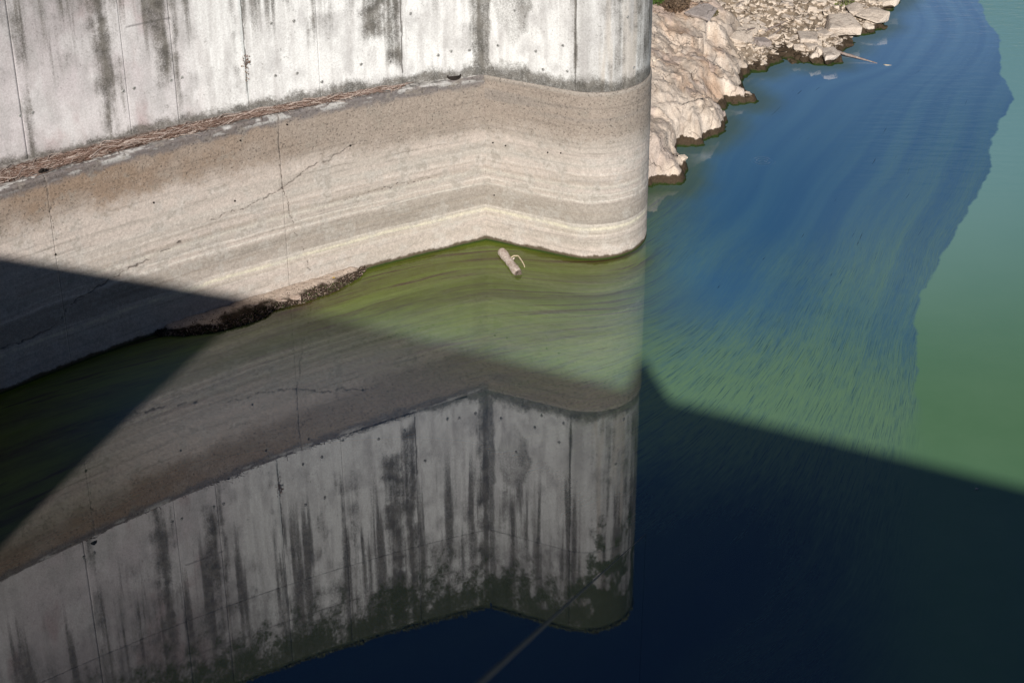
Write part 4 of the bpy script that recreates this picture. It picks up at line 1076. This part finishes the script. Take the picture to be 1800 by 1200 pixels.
# dry shrubs and tufts on the bank -----------------------------------
def shrub(px, py, w_, h_, n, c1, c2, name, label, cat):
    p = on_bank(px, py); e_ = empty(name, tuple(p)); tag(e_, label, cat); inv = Matrix.Translation(-Vector(tuple(p)))
    V, F = [], []; r = random.Random(px)
    for i in range(14):
        a = r.uniform(0, 6.28); q = p + A([math.cos(a) * w_ * .4, math.sin(a) * w_ * .5, h_ * r.uniform(.4, 1)])
        v, f = tube([p + A([math.cos(a) * w_ * .1, math.sin(a) * w_ * .1, -.05]), (p + q) / 2 + A([0, 0, .1]), q], [.015, .01, .004], 4); k0 = len(V); V += v; F += [tuple(k + k0 for k in g_) for g_ in f]
    o = mesh('stem', V, F, MAT_STICK, e_, False); o.matrix_parent_inverse = inv
    V, F, Cc = [], [], []
    for i in range(n):
        th_ = r.uniform(0, 6.28); rr_ = math.sqrt(r.random()); hh = r.random() ** .7
        c = p + A([math.cos(th_) * rr_ * w_ * .5, math.sin(th_) * rr_ * w_ * .6, hh * h_ * (1 - .5 * rr_)])
        t1 = A([r.gauss(0, 1) for _ in range(3)]); t1 /= np.linalg.norm(t1); t2 = np.cross(t1, [r.gauss(0, 1) for _ in range(3)]); t2 /= np.linalg.norm(t2); k0 = len(V); L = r.uniform(.03, .08)
        V += [c - t1 * L, c + t2 * L * .35, c + t1 * L, c - t2 * L * .35]; F.append((k0, k0+1, k0+2, k0+3)); cc = A(c1) * (1 - hh) + A(c2) * hh; Cc += [cc * r.uniform(.7, 1.3)] * 4
    o = mesh('leaves', np.array(V), np.array(F), MAT_TWIG, e_, False); vcol(o, np.array(Cc)); o.matrix_parent_inverse = inv; o['kind'] = 'stuff'
shrub(1183, 10, 1.2, .45, 2200, (.13, .08, .05), (.17, .12, .08), 'dry_shrub', 'brown dry shrub at the top edge of the outcrop beside the pier', 'shrub')
shrub(1153, 4, .6, .4, 700, (.05, .09, .02), (.08, .13, .03), 'green_shrub', 'small green shrub squeezed between the pier and the dry shrub', 'shrub')
shrub(1236, 16, .5, .18, 350, (.22, .14, .10), (.28, .19, .14), 'dry_grass_tuft', 'reddish dry tuft right of the brown shrub above the grey slab', 'grass tuft')
shrub(1480, 3, .9, .12, 260, (.12, .16, .04), (.2, .22, .07), 'grass_tuft', 'small green tuft among the stones at the top edge of the photograph', 'grass tuft')
shrub(1248, 24, .6, .12, 260, (.10, .11, .04), (.2, .16, .08), 'weed_patch', 'low olive weeds between the grey slab and the rubble', 'weeds')

# white floating speck
sp0 = wat(1717, 859, .01); V, F = tube([sp0 + A([-.04, 0, 0]), sp0, sp0 + A([.04, .02, 0])], [.01, .03, .01], 6); o = mesh('feather', V, F, flat_mat('white_feather', (.7, .7, .68), None, 30)); tag(o, 'tiny white speck floating on the dark shaded water at right', 'feather')

# thin cable from the dam down to the water --------------------------
B = wat(1135, 938); X1 = CAM + ray(838, 1205) * 2.7
T0 = X1 + (X1 - B) / np.linalg.norm(X1 - B) * 1.2
pts_ = [T0 + (B - T0) * t for t in np.linspace(0, 1, 60) ** 2]
V, F = tube(pts_, [.0040] * 60, 8); o = mesh('cable', V, F, MAT_CABLE); tag(o, 'thin grey cable slanting out of focus across the dark lower water', 'cable')
V, F = tube([(T0[0], T0[1], zt - 1.1), tuple(T0 + A([0, 0, .05]))], [.025, .025], 10); o = mesh('steel_post', V, F, MAT_CABLE); tag(o, 'slim steel post on the dam that the thin cable is tied to', 'post')

# moss and grass fringe hanging on the wall's top edge
def gen_moss():
    side = 'L' if RNG.random() < .62 else 'R'
    s_ = -17 * RNG.random() if side == 'L' else 7 * RNG.random()
    x, y, nx, ny = path(np.array([s_]), side); o_ = float(off_up(np.array([s_]), side)[0]) + RNG.uniform(-.03, .12)
    a = RNG.uniform(0, 6.28); h_ = RNG.uniform(.02, .16) * (.3 + 1.4 * float(vnoise(np.array(s_ * 1.7), np.array(1.0), 4)))
    return A([x[0] + nx[0] * o_, y[0] + ny[0] * o_, ZT + .13 + h_ * .3]), A([math.cos(a) * .5, math.sin(a) * .5, 1]), h_, RNG.uniform(.006, .018), A([.07, .075, .03]) * RNG.uniform(.5, 1.8), 0
twig_mat_obj('moss_fringe', gen_moss, 6000, 'mossy fringe along the top edge of the wall, seen mirrored in the water', 'moss')
